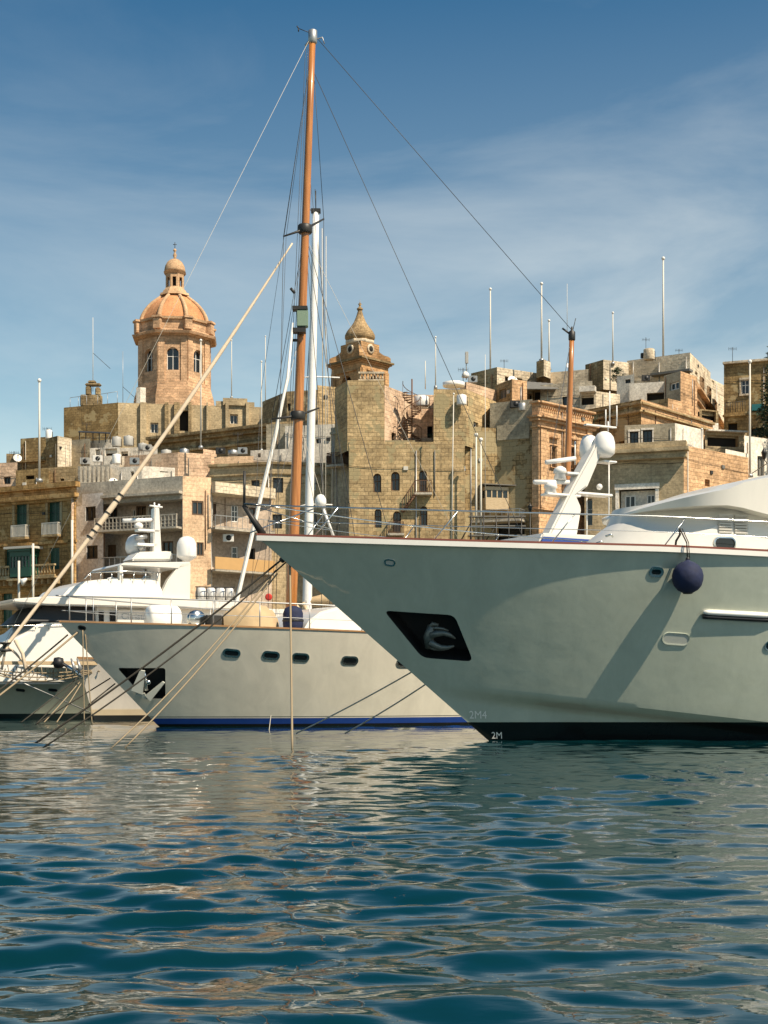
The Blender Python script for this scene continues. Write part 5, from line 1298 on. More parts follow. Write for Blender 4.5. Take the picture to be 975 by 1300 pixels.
# rubble building
b = B_('stone_building', 'rough rubble-stone building with crumbling render and a small timber enclosed balcony', 'building', [(590.5, 112.4), (631, 113.2), (676, 112)], 541, mat='rubble', depth=8, ref=0, ops=[(640, 680, 52, 40, 'void')])
sub(b, [(622, 113.6), (676, 111.95)], 512, 545, 'render', 6)
mb = MB(); lbox(mb, V2(631, 113.15), (V2(676, 112) - V2(631, 113.15)).normalized(), .0, 2.7, PZ(559, 113), PZ(540, 113), -.06, 0); mb.build('render_patch', 'render', b.root)
b.surround(604, 547, 0.1, .1, .1)if False else None
A = b.P[0]; d = (b.P[1] - A).normalized(); u0, z0 = b.on(0, 612, 648); u1, z1 = b.on(0, 642, 617)
u1 = u0 + 1.95
mb = MB(); lbox(mb, A, d, u0, u1, z0, z0 + .95, -.8, -.003); lbox(mb, A, d, u0, u1, z0 + 1.55, z1 - .2, -.8, -.003)
for k_ in range(5): lbox(mb, A, d, u0 + (u1 - u0 - .1) * k_ / 4, u0 + (u1 - u0 - .1) * k_ / 4 + .1, z0 + .952, z0 + 1.548, -.79, -.7)
eb = mb.build('enclosed_balcony', 'palew', b.root, bevel=.01); mb = MB(); lbox(mb, A, d, u0 + .05, u1 - .05, z0 + .96, z0 + 1.54, -.72, -.02); mb.build('pane', 'glass', eb)
mb = MB(); inn = Vector((-d.y, d.x, 0)); a0_ = A + d * (u0 - .3); zz = z1 - .1
for dz in (0, .05): pass
lbox(mb, A, d, u0 - .3, u1 + .9, zz, zz + .07, -1.1, -.003); mb.build('awning', 'greyw', eb)
b.bal(600, 668, 664, 1.5, 'thin', .8)
mb = MB(); mb.tube([P(582, 575, 112.2), P(582, 650, 112.2)], .09, 6); mb.tube([P(582, 585, 112.2), P(590, 586, 112.2)], .07, 6); mb.tube([P(583, 605, 112.2), P(590, 601, 112)], .1, 6); mb.build('drainpipe', 'rust', b.root)
# scaffold terrace in front of it
SC = empty('terrace_scaffold', tuple(P(640, 700, 109.3)), 'dark timber and pipe terrace scaffold at the foot of the rubble-stone building', 'scaffold')
for k_, (px) in enumerate((598, 614, 630, 646, 662)):
    mb = MB(); mb.tube([P(px, 720, 109.3), P(px, 650 if k_ % 2 else 655, 109.3)], .05, 5); mb.build('post', 'dkmetal', SC)
for py in (656, 668, 680):
    mb = MB(); mb.box(P(631, py, 109.6), (2.2, .3, .05)); mb.build('platform', 'greyw', SC)
mb = MB(); mb.tube([P(583, 690, 109.4), P(600, 660, 109.4)], .05, 5); mb.tube([P(614, 690, 109.4), P(630, 668, 109.4)], .04, 5); mb.build('brace', 'dkmetal', SC)

# baroque palazzo
b = B_('palazzo', 'orange stone palazzo with dentilled cornice, tall pilasters and pedimented windows', 'building', [(675.5, 111.6), (684, 111.2), (752, 116)], 512, mat='orange', depth=9, ref=0,
       ops=[(702.5, 580, 5, 26, 'dark'), (727, 582, 5, 26, 'dark'), (703, 665, 9, 18, 'dark'), (730, 664, 8, 18, 'dark')])
b.band(510, 513, .3, ref=0); b.band(529, 531.5, .55, ref=0); b.band(531.5, 535, .3, ref=0); b.band(541, 543.5, .18, ref=0, name='string_course'); b.band(646, 648, .2, ref=0, name='string_course')
i = 1; A, Bq = b.P[1], b.P[2]; d = (Bq - A).normalized(); Ln = (Bq - A).length
mb = MB()
for k_ in range(26): uu = Ln * (k_ + .3) / 26; lbox(mb, A, d, uu, uu + .1, b.zt - .42, b.zt - .26, -.22, -.003)
mb.build('dentils', 'orange', b.root)
for px0, px1 in ((685, 692), (744, 750)): b.strip(px0, px1, 545, 645, .16, name='pilaster')
b.strip(715, 719, 545, 645, .12)
for px, py in ((702.5, 580), (727, 582)):
    b.surround(px, py, 5.5, 27, 1.6, .1, 'orange')
    u, z_ = b.on(1, px, py - 24); mb = MB()
    inn = Vector((-d.y, d.x, 0)); pts = [A + d * (u - .45) + Vector((0, 0, z_)), A + d * (u + .45) + Vector((0, 0, z_)), A + d * u + Vector((0, 0, z_ + .35))]
    mb.add([p - inn * .3 for p in pts] + [p - inn * .003 for p in pts], [(0, 1, 2), (5, 4, 3), (0, 3, 4, 1), (1, 4, 5, 2), (2, 5, 3, 0)]); mb.build('pediment', 'orange', b.root)
    b.strip(px - 5, px + 5, py - 24.5, py - 23, .34, 'orange', 'pediment')

# beige house with the big ledge
b = B_('stone_building', 'beige rendered house with deep roof ledge and white-framed recessed window', 'building', [(742, 113), (868, 110.5), (950, 116.5)], 572, mat='beige', depth=8, mats=['beige', 'orange'], ref=0,
       ops=[(809, 648, 46, 56, 'void'), (748, 650, 8, 34, 'whitedoor'), (898, 613, 6, 9, 'white')], th=.55)
b.band(567, 575, .5, ref=0, segs=[0]); b.band(575, 580, .9, ref=0, segs=[0], name='ledge'); b.band(580, 588, .55, ref=0, segs=[0], name='ledge')
b.surround(809, 648, 46, 56, 4.5, .10, 'whitew', sill=False)
A, Bq = b.P[0], b.P[1]; d = (Bq - A).normalized()
u0, z0 = b.on(0, 787, 676); u1, z1 = b.on(0, 831, 621); mb = MB(); lbox(mb, A, d, u0, u1, z0, z1, .57, .63); mb.build('recess_wall', 'whitew', b.root)
for x0, x1 in ((792, 807), (820, 832)):
    u0, _ = b.on(0, x0, 660); u1, _ = b.on(0, x1, 660); _, z1 = b.on(0, 800, 628); window(b.root, A, d, (u0, u1 - .05, z0 + .1, z1, False), 'whitedoor', .55)
b.bal(783, 836, 676, .3, 'thin', .9)
b.strip(797, 801, 640, 646, .1, 'dkmetal', 'wall_vent') if False else None
# white roof annex on it
b = B_('roof_house', 'white roof annexe with two tall dark windows standing above the deep ledge', 'house', [(793, 117), (857, 116), (893, 119)], 540, mat='white', mats=['render', 'whitew'], depth=5, base=PZ(580, 115), ops=[(805, 560, 11, 25, 'black'), (822, 558, 12, 25, 'black')])
b.surround(805, 560, 11, 25, 1.8, .05, 'whitew', False); b.surround(822, 558, 12, 25, 1.8, .05, 'whitew', False)
# white walls at far right
b = B_('white_house', 'whitewashed low house with iron gate at the right edge above the yacht roof', 'house', [(921, 116), (951, 118.5)], 570, mat='whitew', depth=4, ops=[])
b = B_('white_house', 'tall whitewashed gable wall with dark louvred door by the right edge', 'house', [(945, 121), (974, 122.5), (1010, 121)], 553, mat='whitew', depth=6, ops=[(966, 592, 9, 26, 'doorb')])
b = B_('carport', 'open shed with sloping white roof edge between white walls at right', 'shed', [(895, 127), (948, 128)], 547, mat='beige', depth=6, base=PZ(580, 127), ops=[(918, 560, 40, 14, 'void')])
b.strip(896, 946, 547, 549, .5, 'whitew', 'roof_edge')
# ====================================================================== mid rows
def simple(label, front, top, mat, bot, ops=(), depth=6, name='house', cat='house', mats=None, ref=0, bands=(), **kw):
    return B_(name, label, cat, front, top, mat=mat, depth=depth, base=PZ(bot, front[ref][1]), ops=ops, mats=mats, ref=ref, bands=bands, **kw)
simple('small pink rendered house at the left edge with one square window', [(-30, 127), (22, 126)], 589, 'pink', 640, [(9, 610, 9, 9, 'black')])
simple('low grey rooftop room behind the pink house at the left edge', [(8, 134), (28, 134)], 576, 'dirty', 600)
simple('brown stone rooftop block beside the tall white flagpole at left', [(26, 133), (58, 132)], 557, 'brown', 612, bands=[(585, 588, .3)])
simple('corner rooftop block with shade-brown and sunlit-cream faces carrying the white water tank', [(58, 128), (73, 126.5), (91, 128)], 557, 'brown', 612, mats=['brown', 'pale'])  # brown left face and cream right face put shade and sun into the stone
simple('low brown rooftop terrace wall above the ochre townhouse', [(20, 122), (62, 121)], 597, 'brown', 640, [(38, 606, 11, 5, 'void')])
simple('sandstone terrace wall behind the ochre townhouse cornice', [(44, 123), (97, 121.5)], 595, 'tan', 640, [(79, 609, 5, 3, 'void')])
simple('grey rendered roof wall left of the metal pergola', [(90, 131), (115, 130)], 559, 'render', 612)
simple('cream rooftop hut under the metal pergola', [(113, 132), (143, 131)], 560, 'whitew', 580)
simple('rooftop carport with dark openings and white columns', [(114, 128), (152, 127.3)], 569, 'white', 612, [(124, 574, 6, 7, 'void'), (141, 574, 15, 9, 'void')])
simple('long cream roof parapet below the two grey water tanks', [(150, 130), (200, 129)], 569, 'white', 612, [(158, 576, 9, 6, 'void')])
simple('weathered concrete roof screen with vertical fins', [(99, 117.5), (140, 116.5)], 592, 'concrete', 632)
simple('cream roof room behind the furled sail', [(138, 118), (180, 117), (222, 118)], 594, 'white', 632, [(168, 603, 4, 9, 'void'), (208, 599, 10, 1.4, 'void')])
simple('pink stone roof building right of the furled sail', [(158, 125), (226, 123), (268, 124)], 579, 'pink', 625)
simple('small pink stone roof hut with tilted parapet', [(258, 124), (275, 125)], 570, 'pink', 610)
simple('low roof terrace with orange wall beside small pink hut', [(272, 121), (322, 120.5)], 580, 'peach', 610)
simple('grey plastered roof room left of the wooden mast', [(338, 127), (372, 126.5)], 539, 'render', 600)
simple('white corrugated roof room behind the wooden mast', [(362, 124), (425, 123)], 541, 'white', 600, [(404, 560, 6, 6, 'black')])
simple('cream roof wall above the barred windows building', [(318, 123), (372, 122)], 572, 'white', 600, [(329, 578, 4, 5, 'void')])
simple('lit sandstone block left of the fort tower', [(403, 150), (426, 151)], 489, 'pale', 560, mats=['tan'])
# upper right town
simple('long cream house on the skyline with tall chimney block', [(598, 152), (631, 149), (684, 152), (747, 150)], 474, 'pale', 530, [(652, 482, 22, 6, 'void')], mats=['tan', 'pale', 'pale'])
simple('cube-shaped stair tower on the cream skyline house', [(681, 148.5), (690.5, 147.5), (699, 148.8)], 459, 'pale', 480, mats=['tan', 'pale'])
simple('row house with small square window behind the mizzen mast', [(686, 136), (752, 134)], 489, 'pale', 540, [(717, 509, 6, 11, 'black'), (725, 509, 6, 11, 'black')])
b = simple('cream house with dark balcony opening and white canopy right of the mizzen mast', [(736, 133), (757, 132.5), (787, 134)], 498, 'pale', 545, [(746, 508, 16, 12, 'void')]); b.strip(737, 757, 492, 499, .8, 'whitew', 'canopy')
b = simple('dark shed with ragged sheet roof and two openings', [(655, 138), (708, 136)], 493, 'dirty', 525, [(672, 505, 6, 10, 'void'), (681, 502, 10, 12, 'void')])
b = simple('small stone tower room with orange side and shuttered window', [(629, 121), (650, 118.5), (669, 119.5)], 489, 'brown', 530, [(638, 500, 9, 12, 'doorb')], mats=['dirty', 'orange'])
simple('pink stone parapet building right of the second fort tower', [(584, 118.5), (592, 117.5), (631, 121)], 488, 'pink', 545)
simple('shaded stone skyline house at the left end of the top row', [(743, 160), (766, 157.5), (798, 159)], 463, 'brown', 500, mats=['dirty', 'pale'])  # left face gets a darker stone: its shade is put into the material
b = simple('long pale skyline house beneath the water tank', [(796, 160), (876, 156), (902, 166)], 458, 'pale', 520, [(884, 474, 3, 4, 'void')]); b.strip(830, 880, 473, 476, 1.1, 'greyw', 'awning')
simple('whitewashed rooftop room with small black window', [(783, 141), (805, 140)], 478, 'white', 530, [(797, 484, 7, 5, 'black')])
simple('cream terrace house with open porch', [(799, 138), (846, 137)], 487, 'white', 530, [(832, 505, 22, 13, 'void')])
simple('tall house with grey front and orange stone side', [(843, 134), (864, 132), (885, 134.5)], 477, 'orange', 560, [(856, 490, 12, 10, 'white')], mats=['render', 'orange'])
simple('patched grey terrace wall on the stone ledge house', [(816, 131), (848, 129.5), (866, 131)], 510, 'dirty', 550, mats=['rubble', 'orange'])
simple('low stone wall with cream render right of the radomes', [(783, 134), (820, 132)], 516, 'white', 545)
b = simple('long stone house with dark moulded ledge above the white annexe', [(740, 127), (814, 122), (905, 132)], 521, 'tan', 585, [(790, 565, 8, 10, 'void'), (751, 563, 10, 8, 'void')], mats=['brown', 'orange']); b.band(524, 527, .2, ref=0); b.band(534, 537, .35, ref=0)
b = simple('row of narrow orange houses receding up the hillside street', [(884, 137), (920, 160)], 482, 'orange', 590, [(893, 478, 2.5, 5, 'dark'), (902, 490, 2.5, 5, 'dark'), (898, 520, 3, 6, 'dark'), (909, 506, 3, 6, 'dark'), (912, 530, 3, 6, 'dark')], ref=0); b.band(492, 495, .5, ref=0); b.band(508, 510, .3, ref=0)
simple('cream terraced house on the hillside street skyline', [(886, 168), (921, 176)], 472, 'pale', 560, [(895, 482, 3, 5, 'void'), (905, 485, 3, 5, 'void')])
b = simple('white garage front with dark upper gallery in the hillside street', [(886, 133.5), (912, 134)], 536, 'white', 570, [(898, 528, 0, 0, 'void')])
simple('dark covered gallery above the white garage front', [(888, 135), (912, 136)], 519, 'dirty', 545, [(900, 528, 18, 14, 'void')])
b = simple('tall brown stone house with white window at the right edge', [(919, 142), (990, 140)], 461, 'brown', 610, [(946, 491, 11, 19, 'white'), (930, 543, 12, 12, 'void'), (960, 548, 14, 10, 'void')], depth=9); b.band(460, 463, .3, mat='pale'); b.band(527, 530, .3, ref=0)
b.surround(946, 491, 11, 19, 1.5, .06, 'pale')
b.strip(955, 970, 514, 522, .5, 'teal', 'awning')
mb = MB(); q = [P(921, 524, 140.5), P(946, 522, 140.3)]
for k_ in range(9): a = q[0].lerp(q[1], k_ / 8); mb.tube([a, a + Vector((0, 0, 1.0))], .025, 4)
mb.tube([q[0] + Vector((0, 0, 1)), q[1] + Vector((0, 0, 1))], .03, 4); mb.build('railing', 'dkmetal', b.root)
# filler houses stepping up the slope behind (seen in the gaps)
simple('plain tan house glimpsed behind the church aisle cornice', [(345, 158), (446, 156)], 536, 'tan', 600)
simple('broad pale house low on the slope behind the roof clutter', [(-40, 145), (60, 143)], 590, 'tan', 640)

# ====================================================================== churches
CH = B_('parish_church', 'weathered church with shade-browned left face and buttressed walls beneath the great orange dome', 'church', [(81, 181.3), (150, 178), (152, 178.1), (365, 181.5)], 523, mat='brown', depth=22, ref=0, mats=['brown', 'beige', 'beige'], base=20,  # left face browner than the rest: its shade is put into the stone colour
        ops=[(196, 543, 10, 13, 'white'), (297, 532, 10, 12, 'white'), (233, 534, 12, 26, 'void')], zt=PZ(511, 178), th=.6)
for px0, px1 in ((178, 186), (209, 214), (221, 228), (239, 243), (262, 264), (286, 290), (312, 316)): CH.strip(px0, px1, 511.5, 570, .5, 'dirty' if px0 % 2 else 'beige', 'buttress')
sub(CH, [(283, 179.9), (314, 180.4)], 505, 514, 'beige', 5, name='gable'); sub(CH, [(274, 180.0), (323, 180.9)], 509, 516, 'beige', 5, name='gable')
# bellcote
mb = MB(); c = P(116, 516, 181.5); mb.box(c + Vector((0, 0, .7)), (1.35, .5, .75)); mb.box(c + Vector((-.35, 0, 2.0)), (.32, .45, .6)); mb.box(c + Vector((.85, 0, 1.9)), (.3, .45, .5)); mb.box(c + Vector((.25, 0, 2.75)), (1., .5, .16)); mb.box(c + Vector((0.1, 0, 3.1)), (.5, .4, .18)); mb.build('bellcote', 'dirty', CH.root, bevel=.12)
mb = MB()
for x0, x1, y0, y1 in ((89, 110, 505, 502), (124, 149, 501, 497)):
    mb.tube([P(x0, y0, 181), P(x1, y1, 180)], .03, 4)
    for k_ in range(3): px = x0 + (x1 - x0) * k_ / 2; mb.tube([P(px, y0 + (y1 - y0) * k_ / 2, 180.5), P(px, 518, 180.5)], .03, 4)
mb.build('railing', 'galv', CH.root)
# aisle with long cornice
AI = B_('church_aisle', 'long dark stone aisle with heavy moulded cornice below the church wall', 'church', [(193, 172), (345, 163), (450, 166)], 556, mat='dirty', depth=6, ref=0, base=22)
AI.band(556, 560, .9, ref=0); AI.band(560, 565, .5, ref=0); AI.band(575, 578, .35, ref=0, mat='tan')
B_('church_transept', 'pale brown church transept wall between the wooden mast and furled sails', 'church', [(333, 172), (364, 166), (404, 165)], 516, mat='dirty', depth=10, ref=0, base=22, zt=PZ(497, 166), ops=[(367, 517, 4, 9, 'void')])
sub(AI, [(336, 176), (352, 172)], 514, 560, 'dirty', 4)
# drum, dome, lantern
DY = 205.; DC = P(222, 515, DY); dz = DC.z; kx = DY / F
DM = empty('church_dome', tuple(DC), 'tall octagonal church drum with orange ribbed dome, lantern and cross', 'dome')
def octa(R_, rot=R(22.5 + 5)): return [Vector((DC.x + R_ * math.cos(rot + k_ * math.pi / 4), DC.y + R_ * math.sin(rot + k_ * math.pi / 4), 0)) for k_ in range(8)]
def zpx(py): return PZ(py, DY)
def ring(mb, R0, z0, R1, z1, rot=R(27.5)):
    a, b_ = octa(R0, rot), octa(R1, rot)
    mb.add([p + Vector((0, 0, z0)) for p in a] + [p + Vector((0, 0, z1)) for p in b_], [(i, (i + 1) % 8, 8 + (i + 1) % 8, 8 + i) for i in range(8)] + [tuple(range(8, 16)), tuple(reversed(range(8)))])
Rd = 47 * kx
mb = MB(); ring(mb, Rd * 1.16, zpx(560), Rd * 1.15, zpx(514)); 
for k_ in range(6): ring(mb, Rd * (1.14 - .022 * k_), zpx(514 - 3.6 * k_) + .003, Rd * (1.14 - .022 * k_), zpx(510.5 - 3.6 * k_))
mb.build('base', 'church', DM)
oc = octa(Rd); mb = MB(); wins = []
zs0, zs1 = zpx(493), zpx(436)
for k_ in range(8):
    A, Bq = oc[(k_ + 1) % 8], oc[k_]
    A, Bq = oc[k_], oc[(k_ + 1) % 8]
    Ln = (Bq - A).length; d = (Bq - A).normalized(); h = (Ln / 2 - .85, Ln / 2 + .85, zpx(479), zpx(451), True)
    wallseg(mb, A, Bq, zs0, zs1, [h], .6); wins.append((A, d, h))
mb.build('drum', 'church', DM)
for A, d, h in wins: window(DM, A, d, h, 'whitedoor', .6)
for k_ in range(8):
    A, Bq = oc[k_], oc[(k_ + 1) % 8]; d = (Bq - A).normalized(); Ln = (Bq - A).length; mb = MB()
    lbox(mb, A, d, .02, .9, zs0 + .003, zs1 - .3, -.16, -.003); mb2 = mb; lbox(mb, A, d, Ln - .9, Ln - .02, zs0 + .003, zs1 - .3, -.16, -.003); mb.build('pilaster', 'church', DM)
mb = MB(); ring(mb, Rd * 1.05, zpx(436), Rd * 1.07, zpx(434.5)); ring(mb, Rd * 1.17, zpx(434.5) + .002, Rd * 1.20, zpx(431.5)); ring(mb, Rd * 1.10, zpx(431.5) + .002, Rd * 1.08, zpx(429)); mb.build('cornice', 'church', DM)
mb = MB(); ring(mb, Rd * 1.0, zpx(429), Rd * 1.0, zpx(416)); mb.build('attic', 'church', DM)
for p in octa(Rd * 1.03):
    mb = MB(); v = (p - Vector((DC.x, DC.y, 0))).normalized(); t_ = Vector((-v.y, v.x, 0)); c = Vector((p.x, p.y, zpx(422.5))); mb.box(c, (.45, .55, .75), (v, t_, Vector((0, 0, 1)))); mb.box(c + Vector((0, 0, .95)), (.6, .7, .18), (v, t_, Vector((0, 0, 1)))); mb.build('buttress', 'church', DM, bevel=.06)
mb = MB(); ring(mb, Rd * 1.06, zpx(416), Rd * 1.07, zpx(413)); mb.build('cornice', 'ribst', DM)
# ribbed dome
DPR = [(42.5, 413.5), (41.6, 409), (39.6, 404), (36.8, 399), (33.2, 394), (28.6, 389), (23.5, 384.5), (18.5, 380.5), (16, 378)]
def dprof(t):
    x = t * 8; i = min(7, int(x)); f = x - i; return ((DPR[i][0] * (1 - f) + DPR[i + 1][0] * f) * kx, zpx(DPR[i][1] * (1 - f) + DPR[i + 1][1] * f))
mb = MB(); n = 16; rings = []
for j in range(n + 1):
    r_, z_ = dprof(j / n); r_ = r_ if j < n else r_
    rings.append([(DC.x + r_ / math.cos((((a_ * 360 / 48 - 27.5) % 45) - 22.5) * math.pi / 180) * math.cos(R(a_ * 360 / 48)) * .955, DC.y + r_ / math.cos((((a_ * 360 / 48 - 27.5) % 45) - 22.5) * math.pi / 180) * math.sin(R(a_ * 360 / 48)) * .955, z_) for a_ in range(48)])
mb.add([p for r_ in rings for p in r_], [(j * 48 + a_, j * 48 + (a_ + 1) % 48, (j + 1) * 48 + (a_ + 1) % 48, (j + 1) * 48 + a_) for j in range(n) for a_ in range(48)], True)
mb.build('dome_shell', 'dome', DM, smooth=R(12))
for k_ in range(8):
    an = R(27.5 + 45 * k_); mb = MB(); pts = []
    for j in range(n + 1):
        r_, z_ = dprof(j / n); r_ = r_ * 1.035; pts.append(Vector((DC.x + r_ * math.cos(an), DC.y + r_ * math.sin(an), z_ + .05)))
    mb.tube(pts, [.34 - .1 * j / n for j in range(n + 1)], 8); mb.build('rib', 'ribst', DM)
mb = MB(); ring(mb, 20 * kx, zpx(377), 19 * kx, zpx(374)); ring(mb, 16.5 * kx, zpx(374), 15 * kx, zpx(370)); ring(mb, 14 * kx, zpx(370), 12 * kx, zpx(366)); mb.build('lantern_base', 'ribst', DM)
ol = [Vector((DC.x + 12.2 * kx * math.cos(R(27.5 + 45 * k_)), DC.y + 12.2 * kx * math.sin(R(27.5 + 45 * k_)), 0)) for k_ in range(8)]
mb = MB(); lw = []
for k_ in range(8):
    A, Bq = ol[k_], ol[(k_ + 1) % 8]; Ln = (Bq - A).length; d = (Bq - A).normalized(); h = (Ln / 2 - .26, Ln / 2 + .26, zpx(367), zpx(354), False); wallseg(mb, A, Bq, zpx(371), zpx(349), [h], .3); lw.append((A, d, h))
mb.build('lantern', 'ribst', DM)
for A, d, h in lw: window(DM, A, d, h, 'void', .3)
mb = MB(); ring(mb, 13 * kx, zpx(349), 15 * kx, zpx(346.5)); mb.build('cornice', 'ribst', DM)
c = Vector((DC.x, DC.y, zpx(346.5)))
mb = MB(); mb.lathe(c, [(13.4 * kx, 0), (13.3 * kx, .35), (12.2 * kx, .95), (9.5 * kx, 1.5), (6 * kx, 1.85), (2.5 * kx, 2.0), (1.2 * kx, 2.05), (.01, 2.06)], 24); mb.build('cupola', 'ribst', DM)
mb = MB(); mb.lathe(c + Vector((0, 0, 2.0)), [(.28, 0), (.16, .2), (.3, .5), (.18, .8), (.1, 1.), (.24, 1.2), (.24, 1.35), (.08, 1.5), (.01, 1.55)], 12); mb.build('finial', 'ribst', DM)
mb = MB(); q = c + Vector((0, 0, 3.5)); mb.tube([q, q + Vector((0, 0, .95))], .05, 5); mb.tube([q + Vector((-.26, 0, .6)), q + Vector((.26, 0, .6))], .05, 5); mb.build('cross', 'dkmetal', DM)
sub(CH, [(173, 179.5), (178, 179.3), (185, 179.6)], 492, 514, 'whitew', 3, name='stair_hut')
# bell tower
TY = 178.; ty = TY / F; c0 = P(457, 500, TY)
BT = empty('bell_tower', (c0.x, c0.y, 25), 'orange stone bell tower with onion-shaped cupola and round openings behind the fort', 'tower')
def tz(py): return PZ(py, TY)
Lc, Mc, Rc = V2(421, TY + 2.6), V2(459, TY - 1.6), V2(493, TY + 2.)
mb = MB(); hsL = []; wins = []
for A, Bq, ca in ((Lc, Mc, 441), (Mc, Rc, 474)):
    Ln = (Bq - A).length; d = (Bq - A).normalized(); h = (Ln / 2 - .95, Ln / 2 + .95, tz(498), tz(476), True); wallseg(mb, A, Bq, 25, tz(463), [h], .7); wins.append((A, d, h))
bkp = Lc + Rc - Mc; wallseg(mb, Rc, bkp, 25, tz(463)); wallseg(mb, bkp, Lc, 25, tz(463)); mb.build('shaft', 'belfry', BT)
for a in wins: window(BT, a[0], a[1], a[2], 'void', .7); 
for A, Bq in ((Lc, Mc), (Mc, Rc)):
    Ln = (Bq - A).length; d = (Bq - A).normalized()
    for u0, u1 in ((.03, .75), (Ln - .75, Ln - .03)):
        mb = MB(); lbox(mb, A, d, u0, u1, tz(510), tz(470), -.15, -.003); mb.build('pilaster', 'belfry', BT)
    mb = MB(); lbox(mb, A, d, .9, Ln - .9, tz(472), tz(470.5), -.2, -.003); mb.build('string_course', 'belfry', BT)
ctr = (Lc + Rc) / 2
def sq(k_): return [ctr + (p - ctr) * k_ for p in (Lc, Mc, Rc, bkp)]
for k_, y0, y1 in ((1.05, 463, 461), (1.14, 461, 459.2), (1.22, 459.2, 456.8), (1.1, 456.8, 455.5)):
    mb = MB(); mb.prism([(p.x, p.y) for p in sq(k_)], tz(y0) + .003, tz(y1)); mb.build('cornice', 'belfry' if y0 > 460 else 'dirty', BT, bevel=.04)
q4 = sq(.68); mb = MB(); rw = []
for i in range(4):
    A, Bq = q4[i], q4[(i + 1) % 4]; Ln = (Bq - A).length; d = (Bq - A).normalized(); wallseg(mb, A, Bq, tz(456), tz(433)); rw.append((A, d, Ln))
mb.build('upper_stage', 'belfry', BT)
for A, d, Ln in rw[:2]:
    nn = Vector((d.y, -d.x, 0)); c = A + d * Ln / 2 + nn * .02; c.z = tz(441)
    mb = MB(); mb.lathe(c, [(.35, 0), (.62, 0), (.60, .14), (.38, .14)], 18, ax=(d, Vector((0, 0, 1)), nn)); o = mb.build('round_opening', 'pale', BT); mb = MB(); mb.lathe(c, [(.01, .13), (.36, .13), (.36, .152), (.01, .152)], 18, ax=(d, Vector((0, 0, 1)), nn)); mb.build('recess', 'dark', o)
for A, d, Ln in rw:   # corner volutes
    nn = Vector((d.y, -d.x, 0)); diag = (A - ctr); diag.z = 0; diag.normalize(); tt = Vector((-diag.y, diag.x, 0)); pts = []
    base_ = Vector((A.x, A.y, 0)); pr_ = [(0, tz(436)), (.35, tz(443)), (.9, tz(447)), (1.5, tz(449)), (1.75, tz(451)), (1.75, tz(455.4)), (0, tz(455.4))]
    mb = MB(); k_ = len(pr_); vs = [base_ + diag * (a - .3) + tt * sgn * .28 + Vector((0, 0, z_)) for sgn in (-1, 1) for a, z_ in pr_]
    mb.add(vs, [tuple(range(k_)), tuple(reversed(range(k_, 2 * k_)))] + [(i, k_ + i, k_ + (i + 1) % k_, (i + 1) % k_) for i in range(k_)]); mb.build('volute', 'belfry', BT)
ctz = Vector((ctr.x, ctr.y, 0)); Ro = 19.5 * ty
def c8(name, prof, mat, k=8): mb = MB(); mb.lathe(ctz, prof, k, a0=R(22.5), smooth=k > 8); mb.build(name, mat, BT)
c8('cornice', [(Ro * .97, tz(433)), (Ro * 1.02, tz(431)), (Ro * 1.0, tz(428.5)), (Ro * .9, tz(427.5))], 'pale')
c8('onion_cupola', [(Ro * .9, tz(427.6)), (Ro * 1.0, tz(424)), (Ro * .99, tz(420)), (Ro * .86, tz(415)), (Ro * .62, tz(409.5)), (Ro * .40, tz(403)), (Ro * .25, tz(396)), (Ro * .16, tz(390)), (Ro * .13, tz(388))], 'onion', 16)
c8('finial', [(Ro * .16, tz(388.2)), (Ro * .22, tz(386)), (Ro * .10, tz(384)), (Ro * .06, tz(382)), (Ro * .12, tz(380)), (.03, tz(377.5)), (.02, tz(374))], 'onion', 12)

